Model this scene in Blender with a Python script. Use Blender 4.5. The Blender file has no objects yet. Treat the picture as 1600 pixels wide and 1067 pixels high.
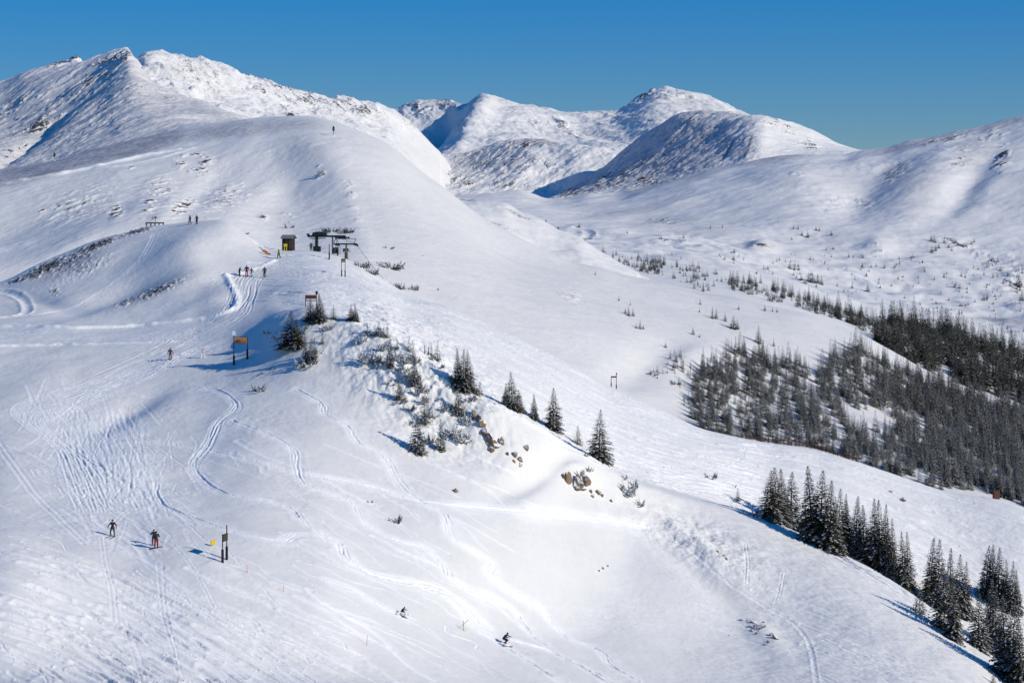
import bpy, bmesh, math, random
import numpy as np
from mathutils import Vector, Matrix, Euler

random.seed(7)
rng = np.random.default_rng(7)
scene = bpy.context.scene
COL = scene.collection
R = math.radians
F = 70.0 / 36.0 * 1600.0        # focal length in photo pixels
HY = 330.0                      # photo row of the horizon
SUN_EL, SUN_AZ = 25.5, 26.0     # elevation; degrees behind the camera's right-hand side

# ------------------------------------------------------------------ helpers
def tag(o, label=None, cat=None, group=None, kind=None):
    if label: o["label"] = label
    if cat: o["category"] = cat
    if group: o["group"] = group
    if kind: o["kind"] = kind
    return o

def empty(name, loc=(0, 0, 0), rz=0.0, label=None, cat=None, group=None, scale=1.0):
    o = bpy.data.objects.new(name, None)
    o.empty_display_size = 0.3
    COL.objects.link(o)
    o.location = loc
    o.rotation_euler = (0, 0, rz)
    o.scale = (scale,) * 3
    return tag(o, label, cat, group)

def link_mesh(name, me, mats=(), parent=None):
    for m in (mats if isinstance(mats, (list, tuple)) else [mats]):
        if m.name not in [x.name for x in me.materials if x]: me.materials.append(m)
    o = bpy.data.objects.new(name, me)
    COL.objects.link(o)
    if parent is not None: o.parent = parent
    return o

def perlin(x, y, seed=0):
    xi = np.floor(x).astype(np.int64); yi = np.floor(y).astype(np.int64)
    xf = x - xi; yf = y - yi
    def grad(ix, iy, dx, dy):
        h = (ix * 374761393 + iy * 668265263 + seed * 974711) & 0xffffffff
        h = ((h ^ (h >> 13)) * 1274126177) & 0xffffffff
        a = ((h ^ (h >> 16)) & 0xffff) * (2 * math.pi / 65536)
        return np.cos(a) * dx + np.sin(a) * dy
    u = xf * xf * xf * (xf * (xf * 6 - 15) + 10); v = yf * yf * yf * (yf * (yf * 6 - 15) + 10)
    n00 = grad(xi, yi, xf, yf); n10 = grad(xi + 1, yi, xf - 1, yf)
    n01 = grad(xi, yi + 1, xf, yf - 1); n11 = grad(xi + 1, yi + 1, xf - 1, yf - 1)
    return (n00 * (1 - u) + n10 * u) * (1 - v) + (n01 * (1 - u) + n11 * u) * v

def fbm(x, y, scale, octaves=4, seed=0, gain=0.5, ridged=False):
    a, s, t = 1.0, 1.0 / scale, 0.0
    for k in range(octaves):
        n = perlin(x * s + 17.3 * k, y * s - 9.1 * k, seed + k)
        t = t + a * ((0.35 - np.abs(n)) if ridged else n)
        a *= gain; s *= 2.03
    return t

def pchip_slopes(x, y):
    """monotone slopes along axis 0 (x, y same shape or x 1-D)"""
    h = np.diff(x, axis=0); d = np.diff(y, axis=0) / h
    m = np.zeros_like(y)
    w1 = 2 * h[1:] + h[:-1]; w2 = h[1:] + 2 * h[:-1]
    with np.errstate(divide='ignore', invalid='ignore'):
        inner = (w1 + w2) / (w1 / d[:-1] + w2 / d[1:])
    m[1:-1] = np.where(d[:-1] * d[1:] > 0, inner, 0.0)
    m[0] = d[0]; m[-1] = d[-1]
    return m

def pchip1(xk, yk, x):
    xk = np.asarray(xk, float); yk = np.asarray(yk, float)
    m = pchip_slopes(xk, yk)
    x = np.clip(x, xk[0], xk[-1])
    i = np.clip(np.searchsorted(xk, x, side='right') - 1, 0, len(xk) - 2)
    h = xk[i + 1] - xk[i]; t = (x - xk[i]) / h
    return ((1 + 2 * t) * (1 - t) ** 2 * yk[i] + t * (1 - t) ** 2 * h * m[i]
            + t * t * (3 - 2 * t) * yk[i + 1] + t * t * (t - 1) * h * m[i + 1])

def gauss1(a, sig, axis):
    if sig <= 0: return a
    r = int(3 * sig) + 1
    k = np.exp(-0.5 * (np.arange(-r, r + 1) / sig) ** 2); k /= k.sum()
    pad = [(0, 0), (0, 0)]; pad[axis] = (r, r)
    p = np.pad(a, pad, mode='edge') if False else np.pad(a, pad, mode='reflect', reflect_type='odd')
    out = np.zeros_like(a)
    n = a.shape[axis]
    for j, w in enumerate(k):
        sl = [slice(None)] * 2; sl[axis] = slice(j, j + n)
        out += w * p[tuple(sl)]
    return out

def back(line, dY, dz):
    """a feature line hidden behind another one: dY farther and dz lower"""
    out = []
    for px, py, Y in line:
        z = -(py - HY) / F * Y - dz
        out.append((px, HY - z * F / (Y + dY), Y + dY))
    return out

# ------------------------------------------------------------------ terrain layers
class Terrain:
    """A height field lofted through surveyed feature lines (near to far)."""
    def __init__(s, name, lines, counts, cols, blur=(3, 3)):
        s.name = name
        s.px = np.asarray(cols, float)
        PY = np.array([pchip1(*zip(*[(p[0], p[1]) for p in l]), s.px) for l in lines])
        IY = np.array([pchip1(*zip(*[(p[0], p[2]) for p in l]), s.px) for l in lines])
        for i in range(1, len(lines)): IY[i] = np.maximum(IY[i], IY[i - 1] + 1.0)
        Z = -(PY - HY) / F * IY
        M = pchip_slopes(IY, Z)
        zs, ys, vs = [], [], []
        for i, n in enumerate(counts):
            last = i == len(counts) - 1
            t = np.linspace(0, 1, n, endpoint=last)[:, None]
            h = IY[i + 1] - IY[i]
            ys.append(IY[i] + t * h)
            zs.append((1 + 2 * t) * (1 - t) ** 2 * Z[i] + t * (1 - t) ** 2 * h * M[i]
                      + t * t * (3 - 2 * t) * Z[i + 1] + t * t * (t - 1) * h * M[i + 1])
            vs.append((i + t)[:, 0])
        s.v = np.concatenate(vs)
        s.Y = np.concatenate(ys); s.Z = np.concatenate(zs)
        s.Y = gauss1(gauss1(s.Y, blur[0], 0), blur[1], 1)
        s.Z = gauss1(gauss1(s.Z, blur[0], 0), blur[1], 1)
        s.X = (s.px[None, :] - 800) / F * s.Y
        s.rock = np.zeros_like(s.Z); s.thin = np.zeros_like(s.Z); s.track = np.zeros_like(s.Z)
        s.refresh()
    def refresh(s):
        s.py = HY - s.Z * F / s.Y
    def brush(s, attr, px, py, rx, ry, ang=0, val=1.0, soft=0.6, vis=True):
        a = R(ang); dx = s.px[None, :] - px; dy = s.py - py
        u = (dx * math.cos(a) + dy * math.sin(a)) / rx; v = (-dx * math.sin(a) + dy * math.cos(a)) / ry
        d = np.sqrt(u * u + v * v)
        w = np.clip((1 - d) / soft, 0, 1); w = np.sqrt(w * w * (3 - 2 * w))
        arr = getattr(s, attr)
        if val > 0: np.maximum(arr, w * val, out=arr)
        else: arr *= (1 + w * val)
    def bump_px(s, px, py, rx, ry, ang, h):
        a = R(ang); dx = s.px[None, :] - px; dy = s.py - py
        u = (dx * math.cos(a) + dy * math.sin(a)) / rx; v = (-dx * math.sin(a) + dy * math.cos(a)) / ry
        s.Z = s.Z + h * np.exp(-(u * u + v * v))
    def col(s, px):
        return int(np.clip(np.searchsorted(s.px, px), 0, len(s.px) - 1))
    def hit(s, px, py):
        """first ground point met at this bearing and this angle below the horizon"""
        f = np.clip(np.interp(px, s.px, np.arange(len(s.px))), 0, len(s.px) - 1.001)
        c = int(f); t = f - c
        p = s.py[:, c] * (1 - t) + s.py[:, c + 1] * t
        ok = np.nonzero(p <= py)[0]
        r = int(ok[0]) if len(ok) else int(np.argmin(p))
        Y = s.Y[:, c] * (1 - t) + s.Y[:, c + 1] * t; Z = s.Z[:, c] * (1 - t) + s.Z[:, c + 1] * t
        if r > 0 and len(ok):
            k = (p[r - 1] - py) / max(p[r - 1] - p[r], 1e-6); k = min(max(k, 0), 1)
            Yy = Y[r - 1] + k * (Y[r] - Y[r - 1]); Zz = Z[r - 1] + k * (Z[r] - Z[r - 1])
        else: Yy, Zz = Y[r], Z[r]
        return Vector(((px - 800) / F * Yy, Yy, Zz))
    def at(s, px, Yq):
        f = np.clip(np.interp(px, s.px, np.arange(len(s.px))), 0, len(s.px) - 1.001)
        c = int(f); t = f - c
        Y = s.Y[:, c] * (1 - t) + s.Y[:, c + 1] * t; Z = s.Z[:, c] * (1 - t) + s.Z[:, c + 1] * t
        return Vector(((px - 800) / F * Yq, Yq, float(np.interp(Yq, Y, Z))))
    def ground(s, x, y):
        return s.at(800 + x * F / y, y)
    def slope_dir(s, p, e=1.0):
        gx = (s.ground(p.x + e, p.y).z - s.ground(p.x - e, p.y).z) / (2 * e)
        gy = (s.ground(p.x, p.y + e).z - s.ground(p.x, p.y - e).z) / (2 * e)
        return gx, gy
    def build(s, name, mat, label=None):
        s.refresh()
        Rn, Cn = s.Z.shape
        co = np.stack([s.X, s.Y, s.Z], -1).reshape(-1, 3).astype(np.float32)
        idx = np.arange(Rn * Cn).reshape(Rn, Cn)
        q = np.stack([idx[:-1, :-1], idx[:-1, 1:], idx[1:, 1:], idx[1:, :-1]], -1).reshape(-1, 4)
        me = bpy.data.meshes.new(name)
        me.vertices.add(len(co)); me.vertices.foreach_set('co', co.ravel())
        me.loops.add(q.size); me.loops.foreach_set('vertex_index', q.ravel().astype(np.int32))
        me.polygons.add(len(q)); me.polygons.foreach_set('loop_start', np.arange(0, q.size, 4, dtype=np.int32))
        me.polygons.foreach_set('use_smooth', np.ones(len(q), bool))
        me.update(calc_edges=True)
        for nm in ('rock', 'thin', 'track'):
            at = me.attributes.new(nm, 'FLOAT', 'POINT')
            at.data.foreach_set('value', getattr(s, nm).ravel().astype(np.float32))
        o = link_mesh(name, me, mat)
        tag(o, kind='structure')
        return o

def cols(a, b, step, lo=-300, hi=1900, coarse=8):
    c = list(np.arange(a, b + step * .5, step))
    l = list(np.arange(lo, a - coarse * .5, coarse)); r = list(np.arange(b + coarse, hi + .1, coarse))
    return np.array(l + c + r)

# ---- the near ski slope: gully, wooded spur, piste and knoll
A1 = [(-300,1090,158),(0,1067,163),(100,1067,166),(300,1067,171),(480,1067,177),(600,1067,183),(800,1067,198),(1000,1067,212),(1200,1067,218),(1400,1080,216),(1500,1112,214),(1600,1175,208),(1900,1345,196)]
A0 = [(-300,1330,122),(0,1300,126),(300,1290,132),(600,1290,142),(800,1290,154),(1000,1290,166),(1300,1300,178),(1600,1360,180),(1900,1500,176)]
A2 = [(-300,900,188),(0,870,192),(100,855,198),(240,846,203),(350,876,199),(480,920,197),(600,960,201),(700,985,207),(800,1000,214),(900,1000,222),(1000,990,228),(1200,985,235),(1350,1018,229),(1500,1070,223),(1600,1140,216),(1900,1305,204)]
A3 = [(-300,760,232),(0,735,228),(100,745,226),(200,740,229),(300,740,230),(400,745,228),(480,760,228),(600,790,230),(700,810,232),(800,830,236),(900,850,242),(1000,860,248),(1200,885,250),(1350,952,240),(1500,1030,231.5),(1600,1105,224),(1900,1278,212)]
A4 = [(-300,650,260),(0,640,262),(100,640,262),(200,625,265),(300,610,266),(400,605,262),(480,620,256),(600,660,251),(700,690,250),(800,720,249.5),(900,770,253),(1000,800,257.5),(1100,818,261),(1200,840,261),(1350,907,252),(1500,1000,241),(1600,1077,232.5),(1900,1258,219)]
A5 = [(-300,546,296),(0,543,296),(100,540,296),(200,537,295),(300,536,291),(350,533,289),(400,515,287),(440,492,285),(480,482,282),(520,490,279),(560,502,274),(600,515,270),(640,540,266),(680,570,263),(720,600,260),(800,645,258),(850,672,258.5),(900,700,260),(950,730,262.5),(1000,755,264.5),(1050,772,267),(1100,785,269),(1150,796,270),(1200,812,269.5),(1250,838,267),(1300,862,264),(1350,885,260.5),(1400,915,256),(1450,948,252),(1500,985,248),(1600,1060,239),(1900,1240,225)]
A6 = [(-300,528,309),(0,517,311),(100,512,313),(200,508,315),(300,498,315),(350,490,312),(400,487,308),(440,483,303),(480,484,297),(520,492,294),(560,506,291),(600,522,289),(640,548,285),(680,578,282),(720,606,279),(800,652,275),(900,706,275),(1000,752,276),(1100,778,281),(1200,815,282),(1300,872,280),(1400,930,274),(1500,1004,266),(1600,1085,258),(1900,1275,246)]
A7 = [(-300,505,342),(0,483,345),(100,462,347),(200,442,347),(300,424,346),(350,432,343),(400,438,338),(440,440,332),(480,442,327),(560,460,321),(640,502,313),(720,540,309),(800,585,304),(900,645,301),(1000,692,301),(1100,724,301),(1200,752,304),(1300,785,302),(1400,825,299),(1500,875,294),(1600,920,288),(1900,1050,280)]
A8 = [(-300,490,368),(0,440,376),(50,415,379),(100,393,382),(150,373,384),(200,360,386),(240,352,387),(300,349,386),(340,353,383),(380,374,376),(420,391,372),(440,393,371),(480,392,371),(520,396,370),(556,410,366),(587,427,362),(625,449,357),(662,464,353),(700,477,350),(770,508,346),(840,540,342),(900,570,338),(950,597,335),(1012,625,333),(1075,660,329),(1105,672,328),(1152,683,328),(1185,689,328),(1262,699,328),(1326,717,325),(1412,744,322),(1487,766,319),(1555,777,317),(1600,792,314),(1900,870,306)]
slope = Terrain('ski_slope', [A0,A1,A2,A3,A4,A5,A6,A7,A8,back(A8,18,7),back(A8,60,36)],
                [40,170,150,140,130,50,110,110,14,14], cols(-16,1616,1.25), blur=(5,4))

# ---- the broad snow hump behind the lift
B4 = [(-300,290,560),(0,266,560),(81,253,560),(162,229,565),(260,206,570),(330,193,575),(400,185,575),(450,182,572),(478,183,568),(525,194,560),(572,210,550),(612,229,543),(637,251,540),(666,276,538),(697,297,536),(728,322,535),(759,344,535),(791,360,535),(853,391,535),(897,410,538),(939,418,542),(976,429,545),(1023,440,548),(1094,456,552),(1150,463,555),(1187,472,555),(1255,487,555),(1300,504,555),(1349,522,555),(1400,550,553),(1450,578,552),(1600,632,550),(1900,700,545)]
hump = Terrain('snow_hump', [
    [(-300,560,395),(0,500,400),(240,420,420),(440,440,405),(556,460,400),(700,530,390),(900,620,380),(1105,720,372),(1326,770,370),(1600,850,365),(1900,930,360)],
    [(-300,470,405),(0,425,416),(240,345,441),(340,350,443),(440,388,434),(556,405,425),(700,470,415),(900,562,405),(1105,664,400),(1326,708,405),(1600,780,405),(1900,860,400)],
    [(-300,410,440),(0,370,456),(240,300,480),(340,295,488),(440,310,486),(520,320,475),(600,345,465),(700,390,458),(800,440,455),(900,480,450),(1000,520,448),(1105,560,450),(1200,590,460),(1326,625,465),(1450,680,465),(1600,720,465),(1900,800,460)],
    [(-300,320,490),(0,288,505),(94,271,510),(188,252,516),(278,236,521),(340,228,523),(400,222,522),(470,222,515),(520,232,508),(600,270,500),(700,335,498),(800,400,498),(900,440,495),(1000,470,500),(1105,495,505),(1200,515,508),(1326,555,512),(1450,615,515),(1600,668,515),(1900,745,510)],
    B4, back(B4,30,13), back(B4,110,80)], [30,130,130,90,14,14], cols(-16,1616,1.8), blur=(5,4))

# ---- the small sunlit hill beyond the hump
K2 = [(500,400,760),(600,350,760),(690,306,760),(725,313,760),(784,316,758),(812,330,755),(840,339,750),(869,355,745),(902,368,738),(930,388,732),(1000,430,720),(1100,480,710)]
hill = Terrain('snow_hill', [
    [(500,450,650),(784,430,650),(900,440,650),(1100,540,650)],
    [(500,420,690),(600,385,690),(725,352,690),(784,368,690),(850,398,690),(905,408,690),(950,425,690),(1100,480,690)],
    K2, back(K2,50,20), back(K2,110,60)], [12,60,10,10], cols(640,1000,1.8,lo=500,hi=1100), blur=(2,2))

# ---- the forested valley and the rounded mountain on its far side
D6 = [(-300,330,2450),(600,318,2450),(720,310,2450),(779,305,2450),(812,301,2450),(835,305,2440),(855,309,2430),(883,308,2420),(920,301,2400),(960,302,2380),(1000,292,2340),(1050,280,2330),(1100,267,2325),(1150,258,2320),(1206,246,2320),(1248,240,2320),(1319,240,2320),(1347,235,2320),(1375,233,2320),(1431,218,2325),(1487,206,2330),(1544,193,2340),(1600,179,2350),(1900,120,2400)]
valley = Terrain('valley', [
    [(-300,430,640),(600,430,640),(900,470,640),(1100,510,645),(1350,590,650),(1600,700,650),(1900,780,640)],
    [(-300,400,700),(600,400,700),(780,400,700),(900,425,700),(1000,440,700),(1100,455,705),(1200,475,712),(1300,505,715),(1400,545,715),(1500,585,710),(1600,620,705),(1900,700,690)],
    [(-300,395,830),(600,395,830),(860,398,830),(930,398,835),(1000,412,840),(1100,424,850),(1200,450,855),(1300,487,860),(1400,515,860),(1500,540,855),(1600,572,850),(1900,650,830)],
    [(-300,405,930),(600,405,930),(860,405,930),(930,405,935),(1000,420,940),(1100,436,950),(1200,465,955),(1300,503,960),(1400,535,965),(1500,565,960),(1600,600,955),(1900,680,930)],
    [(-300,395,1300),(860,378,1300),(930,380,1300),(1000,385,1300),(1100,395,1320),(1200,420,1340),(1300,445,1350),(1400,465,1350),(1500,478,1350),(1600,492,1340),(1900,530,1320)],
    [(-300,380,1700),(700,345,1700),(800,345,1700),(900,350,1700),(1000,350,1700),(1100,352,1700),(1200,358,1690),(1300,366,1685),(1400,373,1685),(1500,372,1690),(1600,370,1700),(1900,370,1720)],
    [(-300,340,2050),(700,318,2050),(800,318,2050),(900,324,2030),(1000,316,2010),(1100,300,1990),(1200,292,1990),(1300,296,1985),(1400,288,1990),(1500,275,2000),(1600,262,2015),(1900,230,2050)],
    D6, back(D6,120,60), back(D6,400,260)], [20,50,30,60,90,90,100,10,8], cols(640,1616,2.0,coarse=12), blur=(3,3))

# ---- the dark pyramid peak
E3 = [(700,328,3420),(800,318,3440),(850,312,3450),(868,306,3440),(900,285,3450),(940,262,3455),(971,237,3450),(1000,215,3440),(1030,195,3400),(1055,180,3350),(1070,175,3330),(1090,173,3310),(1117,173,3280),(1150,177,3220),(1180,180,3150),(1195,181,3130),(1210,184,3140),(1240,193,3180),(1270,203,3210),(1300,218,3240),(1330,229,3260),(1350,234,3280),(1400,250,3300),(1500,275,3300)]
peak = Terrain('mountain_peak', [
    [(700,350,2700),(1500,320,2700)],
    [(700,330,2900),(800,325,2950),(870,312,2970),(920,305,2965),(1000,298,2930),(1100,272,2885),(1165,262,2850),(1250,245,2900),(1350,240,2950),(1500,260,2950)],
    [(700,328,3150),(800,322,3170),(868,310,3170),(940,285,3160),(1000,262,3130),(1060,240,3085),(1120,225,3035),(1180,212,2970),(1220,220,3000),(1280,228,3060),(1350,237,3120),(1500,262,3150)],
    E3, back(E3,150,110), back(E3,500,330)], [12,120,130,10,10], cols(820,1380,1.25,lo=700,hi=1500), blur=(3,2))

# ---- the middle ridge left of it
G3 = [(500,250,4000),(600,232,3980),(640,240,3960),(680,240,3940),(720,238,3910),(760,228,3870),(800,218,3820),(830,215,3780),(870,222,3710),(900,224,3660),(930,228,3630),(970,237,3600),(1000,250,3590),(1100,280,3590)]
ridge = Terrain('mountain_ridge', [
    [(500,350,3150),(1100,350,3150)],
    [(500,315,3520),(600,305,3480),(700,305,3430),(800,308,3400),(870,312,3430),(940,300,3450),(1100,300,3480)],
    [(500,270,3760),(600,265,3730),(640,262,3710),(700,268,3680),(760,262,3640),(820,255,3570),(870,264,3530),(905,268,3500),(940,272,3490),(1000,285,3485),(1100,290,3485)],
    G3, back(G3,150,80), back(G3,500,330)], [12,100,100,10,10], cols(600,1010,1.25,lo=500,hi=1100), blur=(3,2))

# ---- the far range on the skyline
F3 = [(450,190,5900),(560,178,5900),(600,170,5900),(620,168,5900),(640,160,5880),(690,153,5850),(740,155,5800),(800,160,5800),(840,165,5800),(870,172,5850),(910,176,5850),(960,175,5830),(975,168,5830),(1000,152,5840),(1018,143,5845),(1035,139,5850),(1060,142,5860),(1100,149,5870),(1130,158,5850),(1165,174,5880),(1195,187,5900),(1300,225,5950)]
far = Terrain('mountain_range', [
    [(450,300,4500),(1300,300,4500)],
    [(450,250,5000),(600,235,5200),(640,236,5200),(655,238,5160),(682,240,4950),(740,240,4920),(800,235,4930),(900,232,5000),(1000,232,5000),(1100,225,5000),(1300,240,5000)],
    [(450,210,5500),(600,195,5550),(650,195,5650),(690,199,5580),(700,198,5550),(724,196,5350),(760,190,5290),(800,192,5310),(860,200,5350),(920,205,5400),(970,200,5370),(1030,180,5370),(1100,185,5400),(1200,205,5450),(1300,230,5500)],
    F3, back(F3,200,120), back(F3,700,500)], [12,100,100,10,10], cols(560,1220,1.4,lo=450,hi=1300), blur=(3,2))

# ---- the bright face and the grey massif on the left
H3 = [(-100,170,3000),(0,150,3000),(80,112,3000),(97,101,3000),(108,93,3000),(118,91,3000),(134,95,3000),(150,100,3010),(190,97,3020),(215,91,3040),(226,84,3060),(250,82,3090),(290,84,3150),(330,95,3210),(360,103,3260),(385,118,3310),(410,124,3350),(450,132,3420),(500,145,3520),(540,152,3600),(580,158,3690),(605,165,3750),(625,176,3780),(645,195,3800),(665,215,3820),(690,240,3840),(720,270,3860),(760,310,3900)]
face = Terrain('mountain_face', [
    [(-100,330,2300),(226,320,2350),(500,320,2600),(760,320,3000)],
    [(-100,250,2500),(0,240,2500),(226,190,2550),(300,190,2650),(400,200,2800),(500,200,3000),(600,228,3240),(640,255,3320),(700,310,3420),(760,345,3500)],
    [(-100,200,2750),(0,180,2750),(226,135,2800),(300,140,2900),(400,160,3080),(500,175,3280),(600,198,3520),(640,222,3590),(680,255,3640),(720,290,3690),(760,330,3730)],
    H3, back(H3,150,110), back(H3,500,400)], [12,110,120,10,10], cols(60,690,1.25,lo=-100,hi=760), blur=(2,1))
I3 = [(-300,185,2450),(-100,150,2420),(0,130,2390),(40,114,2370),(75,107,2355),(120,99,2330),(160,87,2305),(180,80,2290),(198,75,2270),(212,92,2225),(225,113,2180),(245,132,2130),(270,145,2080),(300,155,2030),(330,166,1970),(380,185,1900),(450,210,1850),(520,265,1835),(580,340,1830),(650,420,1830)]
massif = Terrain('mountain_massif', [
    [(-300,340,1450),(450,345,1450),(560,410,1450),(650,450,1450)],
    [(-300,290,1740),(0,275,1730),(150,240,1700),(300,215,1640),(400,200,1600),(480,230,1580),(540,310,1580),(600,390,1580),(650,440,1580)],
    [(-300,250,2060),(0,215,2050),(80,190,2035),(150,165,2005),(200,150,1965),(260,168,1890),(330,185,1810),(400,193,1750),(480,220,1730),(540,300,1730),(600,380,1730),(650,430,1730)],
    I3, back(I3,120,90), back(I3,500,400)], [12,130,150,10,10], cols(-16,460,1.25,lo=-300,hi=650), blur=(3,2))
# ------------------------------------------------------------------ relief: wind-packed snow, gullies, rock bands
def add_fbm(t, amp, scale, octv=5, seed=1, mask=None, sx=1.0, sy=1.0, ridged=False, gain=0.5, rot=0.0):
    c, s_ = math.cos(R(rot)), math.sin(R(rot))
    n = fbm((t.X * c + t.Y * s_) * sx, (-t.X * s_ + t.Y * c) * sy, scale, octv, seed, gain, ridged) * amp
    if ridged: n = n - n.mean() - 0.12 * amp
    t.Z = t.Z + (n if mask is None else n * mask)

# larger forms on the near slope
slope.bump_px(-45, 1085, 90, 50, 20, -6.5)       # made-up dip, added to turn the lower left corner into shade
slope.bump_px(215, 632, 70, 16, -28, -0.9)       # hollow beside the gully
slope.bump_px(120, 700, 60, 70, 60, -0.4)        # gully bed
slope.bump_px(310, 395, 90, 36, -20, 2.4); slope.bump_px(190, 455, 110, 15, -18, -1.5); slope.bump_px(330, 470, 60, 14, -25, 0.7); slope.bump_px(70, 470, 60, 10, 10, -0.7)
slope.bump_px(60, 600, 90, 40, -10, 0.8)
slope.bump_px(900, 735, 26, 14, 20, 0.8); slope.bump_px(760, 660, 22, 26, 60, 0.9)
slope.bump_px(1085, 845, 60, 10, 35, 0.6); slope.bump_px(1100, 900, 120, 18, 40, -0.8)
slope.bump_px(830, 740, 60, 22, -30, -1.2)
slope.bump_px(1190, 985, 40, 16, 40, 0.8)
hump.bump_px(1000, 572, 60, 30, -20, -1.6)
hump.bump_px(1075, 560, 50, 18, -15, 1.0)
hump.bump_px(640, 280, 150, 18, 35, 0.9)
hump.bump_px(550, 330, 20, 90, -20, 0.45)
hump.bump_px(330, 290, 16, 60, 50, -0.7); hump.bump_px(190, 320, 14, 50, 45, -0.4); hump.bump_px(260, 330, 14, 50, 40, 0.5); hump.bump_px(410, 300, 18, 60, 50, 0.5)
valley.bump_px(1350, 300, 26, 60, 50, -6); valley.bump_px(1440, 300, 30, 80, 45, 7); valley.bump_px(1250, 300, 60, 30, 10, 8)
valley.bump_px(1520, 280, 20, 70, 40, -7); valley.bump_px(1190, 385, 26, 9, 0, 6); valley.bump_px(1370, 390, 30, 12, 0, 5)
valley.bump_px(1560, 500, 60, 12, 6, -4)
far.bump_px(735, 195, 18, 50, 35, 40); far.bump_px(690, 200, 10, 50, 40, -50)

add_fbm(slope, 0.55, 30, 3, 11); add_fbm(slope, 0.10, 5, 4, 12)
road_v = slope.v[:, None] + 0 * slope.Z
rough = np.clip(perlin(slope.X / 9.0, slope.Y / 9.0, 5) + 0.45, 0.12, 1.0)
low = np.clip((slope.py - 780) / 160, 0, 1) * np.clip((900 - slope.px[None, :]) / 500, 0, 1)
add_fbm(slope, 0.16, 1.1, 4, 13, rough * (0.36 + 0.1 * low), sx=0.35, rot=-30)
add_fbm(slope, 0.05, 0.5, 2, 14, rough, sx=0.6, rot=-25)
add_fbm(hump, 1.0, 70, 3, 21); add_fbm(hump, 0.22, 14, 3, 22); 
hb = np.clip((620 - hump.px[None, :]) / 120, 0.06, 1.0)
add_fbm(hump, 0.45, 22, 4, 24, hb, sx=0.6, rot=55); add_fbm(hump, 0.25, 3.5, 3, 23, hb * np.clip(perlin(hump.X / 14, hump.Y / 14, 3) + 0.25, 0, 1))
add_fbm(hill, 1.6, 30, 4, 31); add_fbm(hill, 0.3, 5, 3, 32)
vr = np.clip((valley.Y - 700) / 900, 0.15, 1.0)
add_fbm(valley, 10, 260, 3, 41, vr); add_fbm(valley, 2.6, 60, 4, 42, vr, sx=0.6, rot=50)
add_fbm(valley, 0.8, 12, 3, 43, vr * np.clip(perlin(valley.X / 90, valley.Y / 90, 4) * 2 + 0.2, 0, 1))
pw = np.clip((1215 - peak.px[None, :]) / 40, 0.35, 1)
add_fbm(peak, 7, 200, 3, 51, ridged=True); add_fbm(peak, 3.4, 34, 4, 52, pw, gain=0.65, sx=0.7, rot=35)
add_fbm(ridge, 16, 220, 4, 61, ridged=True); add_fbm(ridge, 4, 40, 4, 62, gain=0.6)
add_fbm(far, 26, 420, 4, 71, ridged=True); add_fbm(far, 5, 60, 4, 72, gain=0.6)
fm = np.clip((715 - face.px[None, :]) / 110, 0, 1)
add_fbm(face, 15, 200, 4, 81, fm, sx=1.5, ridged=True); add_fbm(face, 3.4, 34, 4, 82, fm, gain=0.62)
add_fbm(massif, 7, 300, 3, 91); add_fbm(massif, 2.6, 44, 5, 92, gain=0.66, sx=0.5, rot=35)
add_fbm(face, 16, 95, 3, 85, fm, sx=0.3, rot=-55, ridged=True); add_fbm(massif, 6, 100, 3, 95, sx=0.3, rot=50, ridged=True)
add_fbm(peak, 5, 70, 3, 55, sx=0.3, rot=45, ridged=True); add_fbm(far, 20, 170, 3, 75, sx=0.3, rot=-65, ridged=True); add_fbm(ridge, 9, 80, 3, 65, sx=0.3, rot=50, ridged=True)
massif.bump_px(60, 212, 80, 9, -38, -12); massif.bump_px(150, 130, 60, 7, -35, -5)
for t in (slope, hump, hill, valley, peak, ridge, far, face, massif): t.refresh()

spur = np.exp(-(((slope.px[None, :] - 655) / 120) ** 2 + ((slope.py - 600 - 0.55 * (slope.px[None, :] - 655)) / 75) ** 2))
add_fbm(slope, 0.9, 2.6, 3, 15, spur); add_fbm(slope, 0.35, 0.9, 3, 16, spur)
scarp = np.exp(-(((slope.px[None, :] - 1080) / 110) ** 2 + ((slope.py - 840 - 0.45 * (slope.px[None, :] - 1080)) / 40) ** 2))
add_fbm(slope, 0.5, 2.2, 4, 17, scarp)
right = np.clip((slope.px[None, :] - 1050) / 150, 0, 1) * np.clip((slope.py - 760) / 60, 0, 1)
add_fbm(slope, 0.14, 1.4, 4, 18, right, sx=0.5, rot=-30)
add_fbm(valley, 3.4, 30, 3, 44, np.clip((1750 - valley.Y) / 300, 0, 1) * np.clip((valley.Y - 1000) / 200, 0, 1))
for t in (slope, valley): t.refresh()
# bare rock and wind-scoured snow
def brushes(t, attr, rows):
    for r in rows: t.brush(attr, *r)
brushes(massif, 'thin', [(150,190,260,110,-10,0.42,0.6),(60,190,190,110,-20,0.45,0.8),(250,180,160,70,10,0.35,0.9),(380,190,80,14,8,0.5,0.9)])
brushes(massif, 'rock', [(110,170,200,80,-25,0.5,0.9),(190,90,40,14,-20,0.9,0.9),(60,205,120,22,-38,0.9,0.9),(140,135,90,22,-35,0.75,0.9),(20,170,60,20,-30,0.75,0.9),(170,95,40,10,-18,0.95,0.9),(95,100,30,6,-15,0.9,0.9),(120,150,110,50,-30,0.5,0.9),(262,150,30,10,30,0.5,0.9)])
brushes(face, 'rock', [(460,150,130,28,12,0.68,0.9),(560,170,60,16,15,0.78,0.9),(455,185,12,16,0,0.85,0.9),(118,93,14,5,0,1.0,0.8),(300,100,60,12,10,0.45,0.9),(390,118,30,5,20,0.8,0.9),(230,125,16,30,-35,0.6,0.9),(640,195,30,14,20,0.6,0.9),(300,120,90,40,0,0.55,0.9)])
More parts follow.
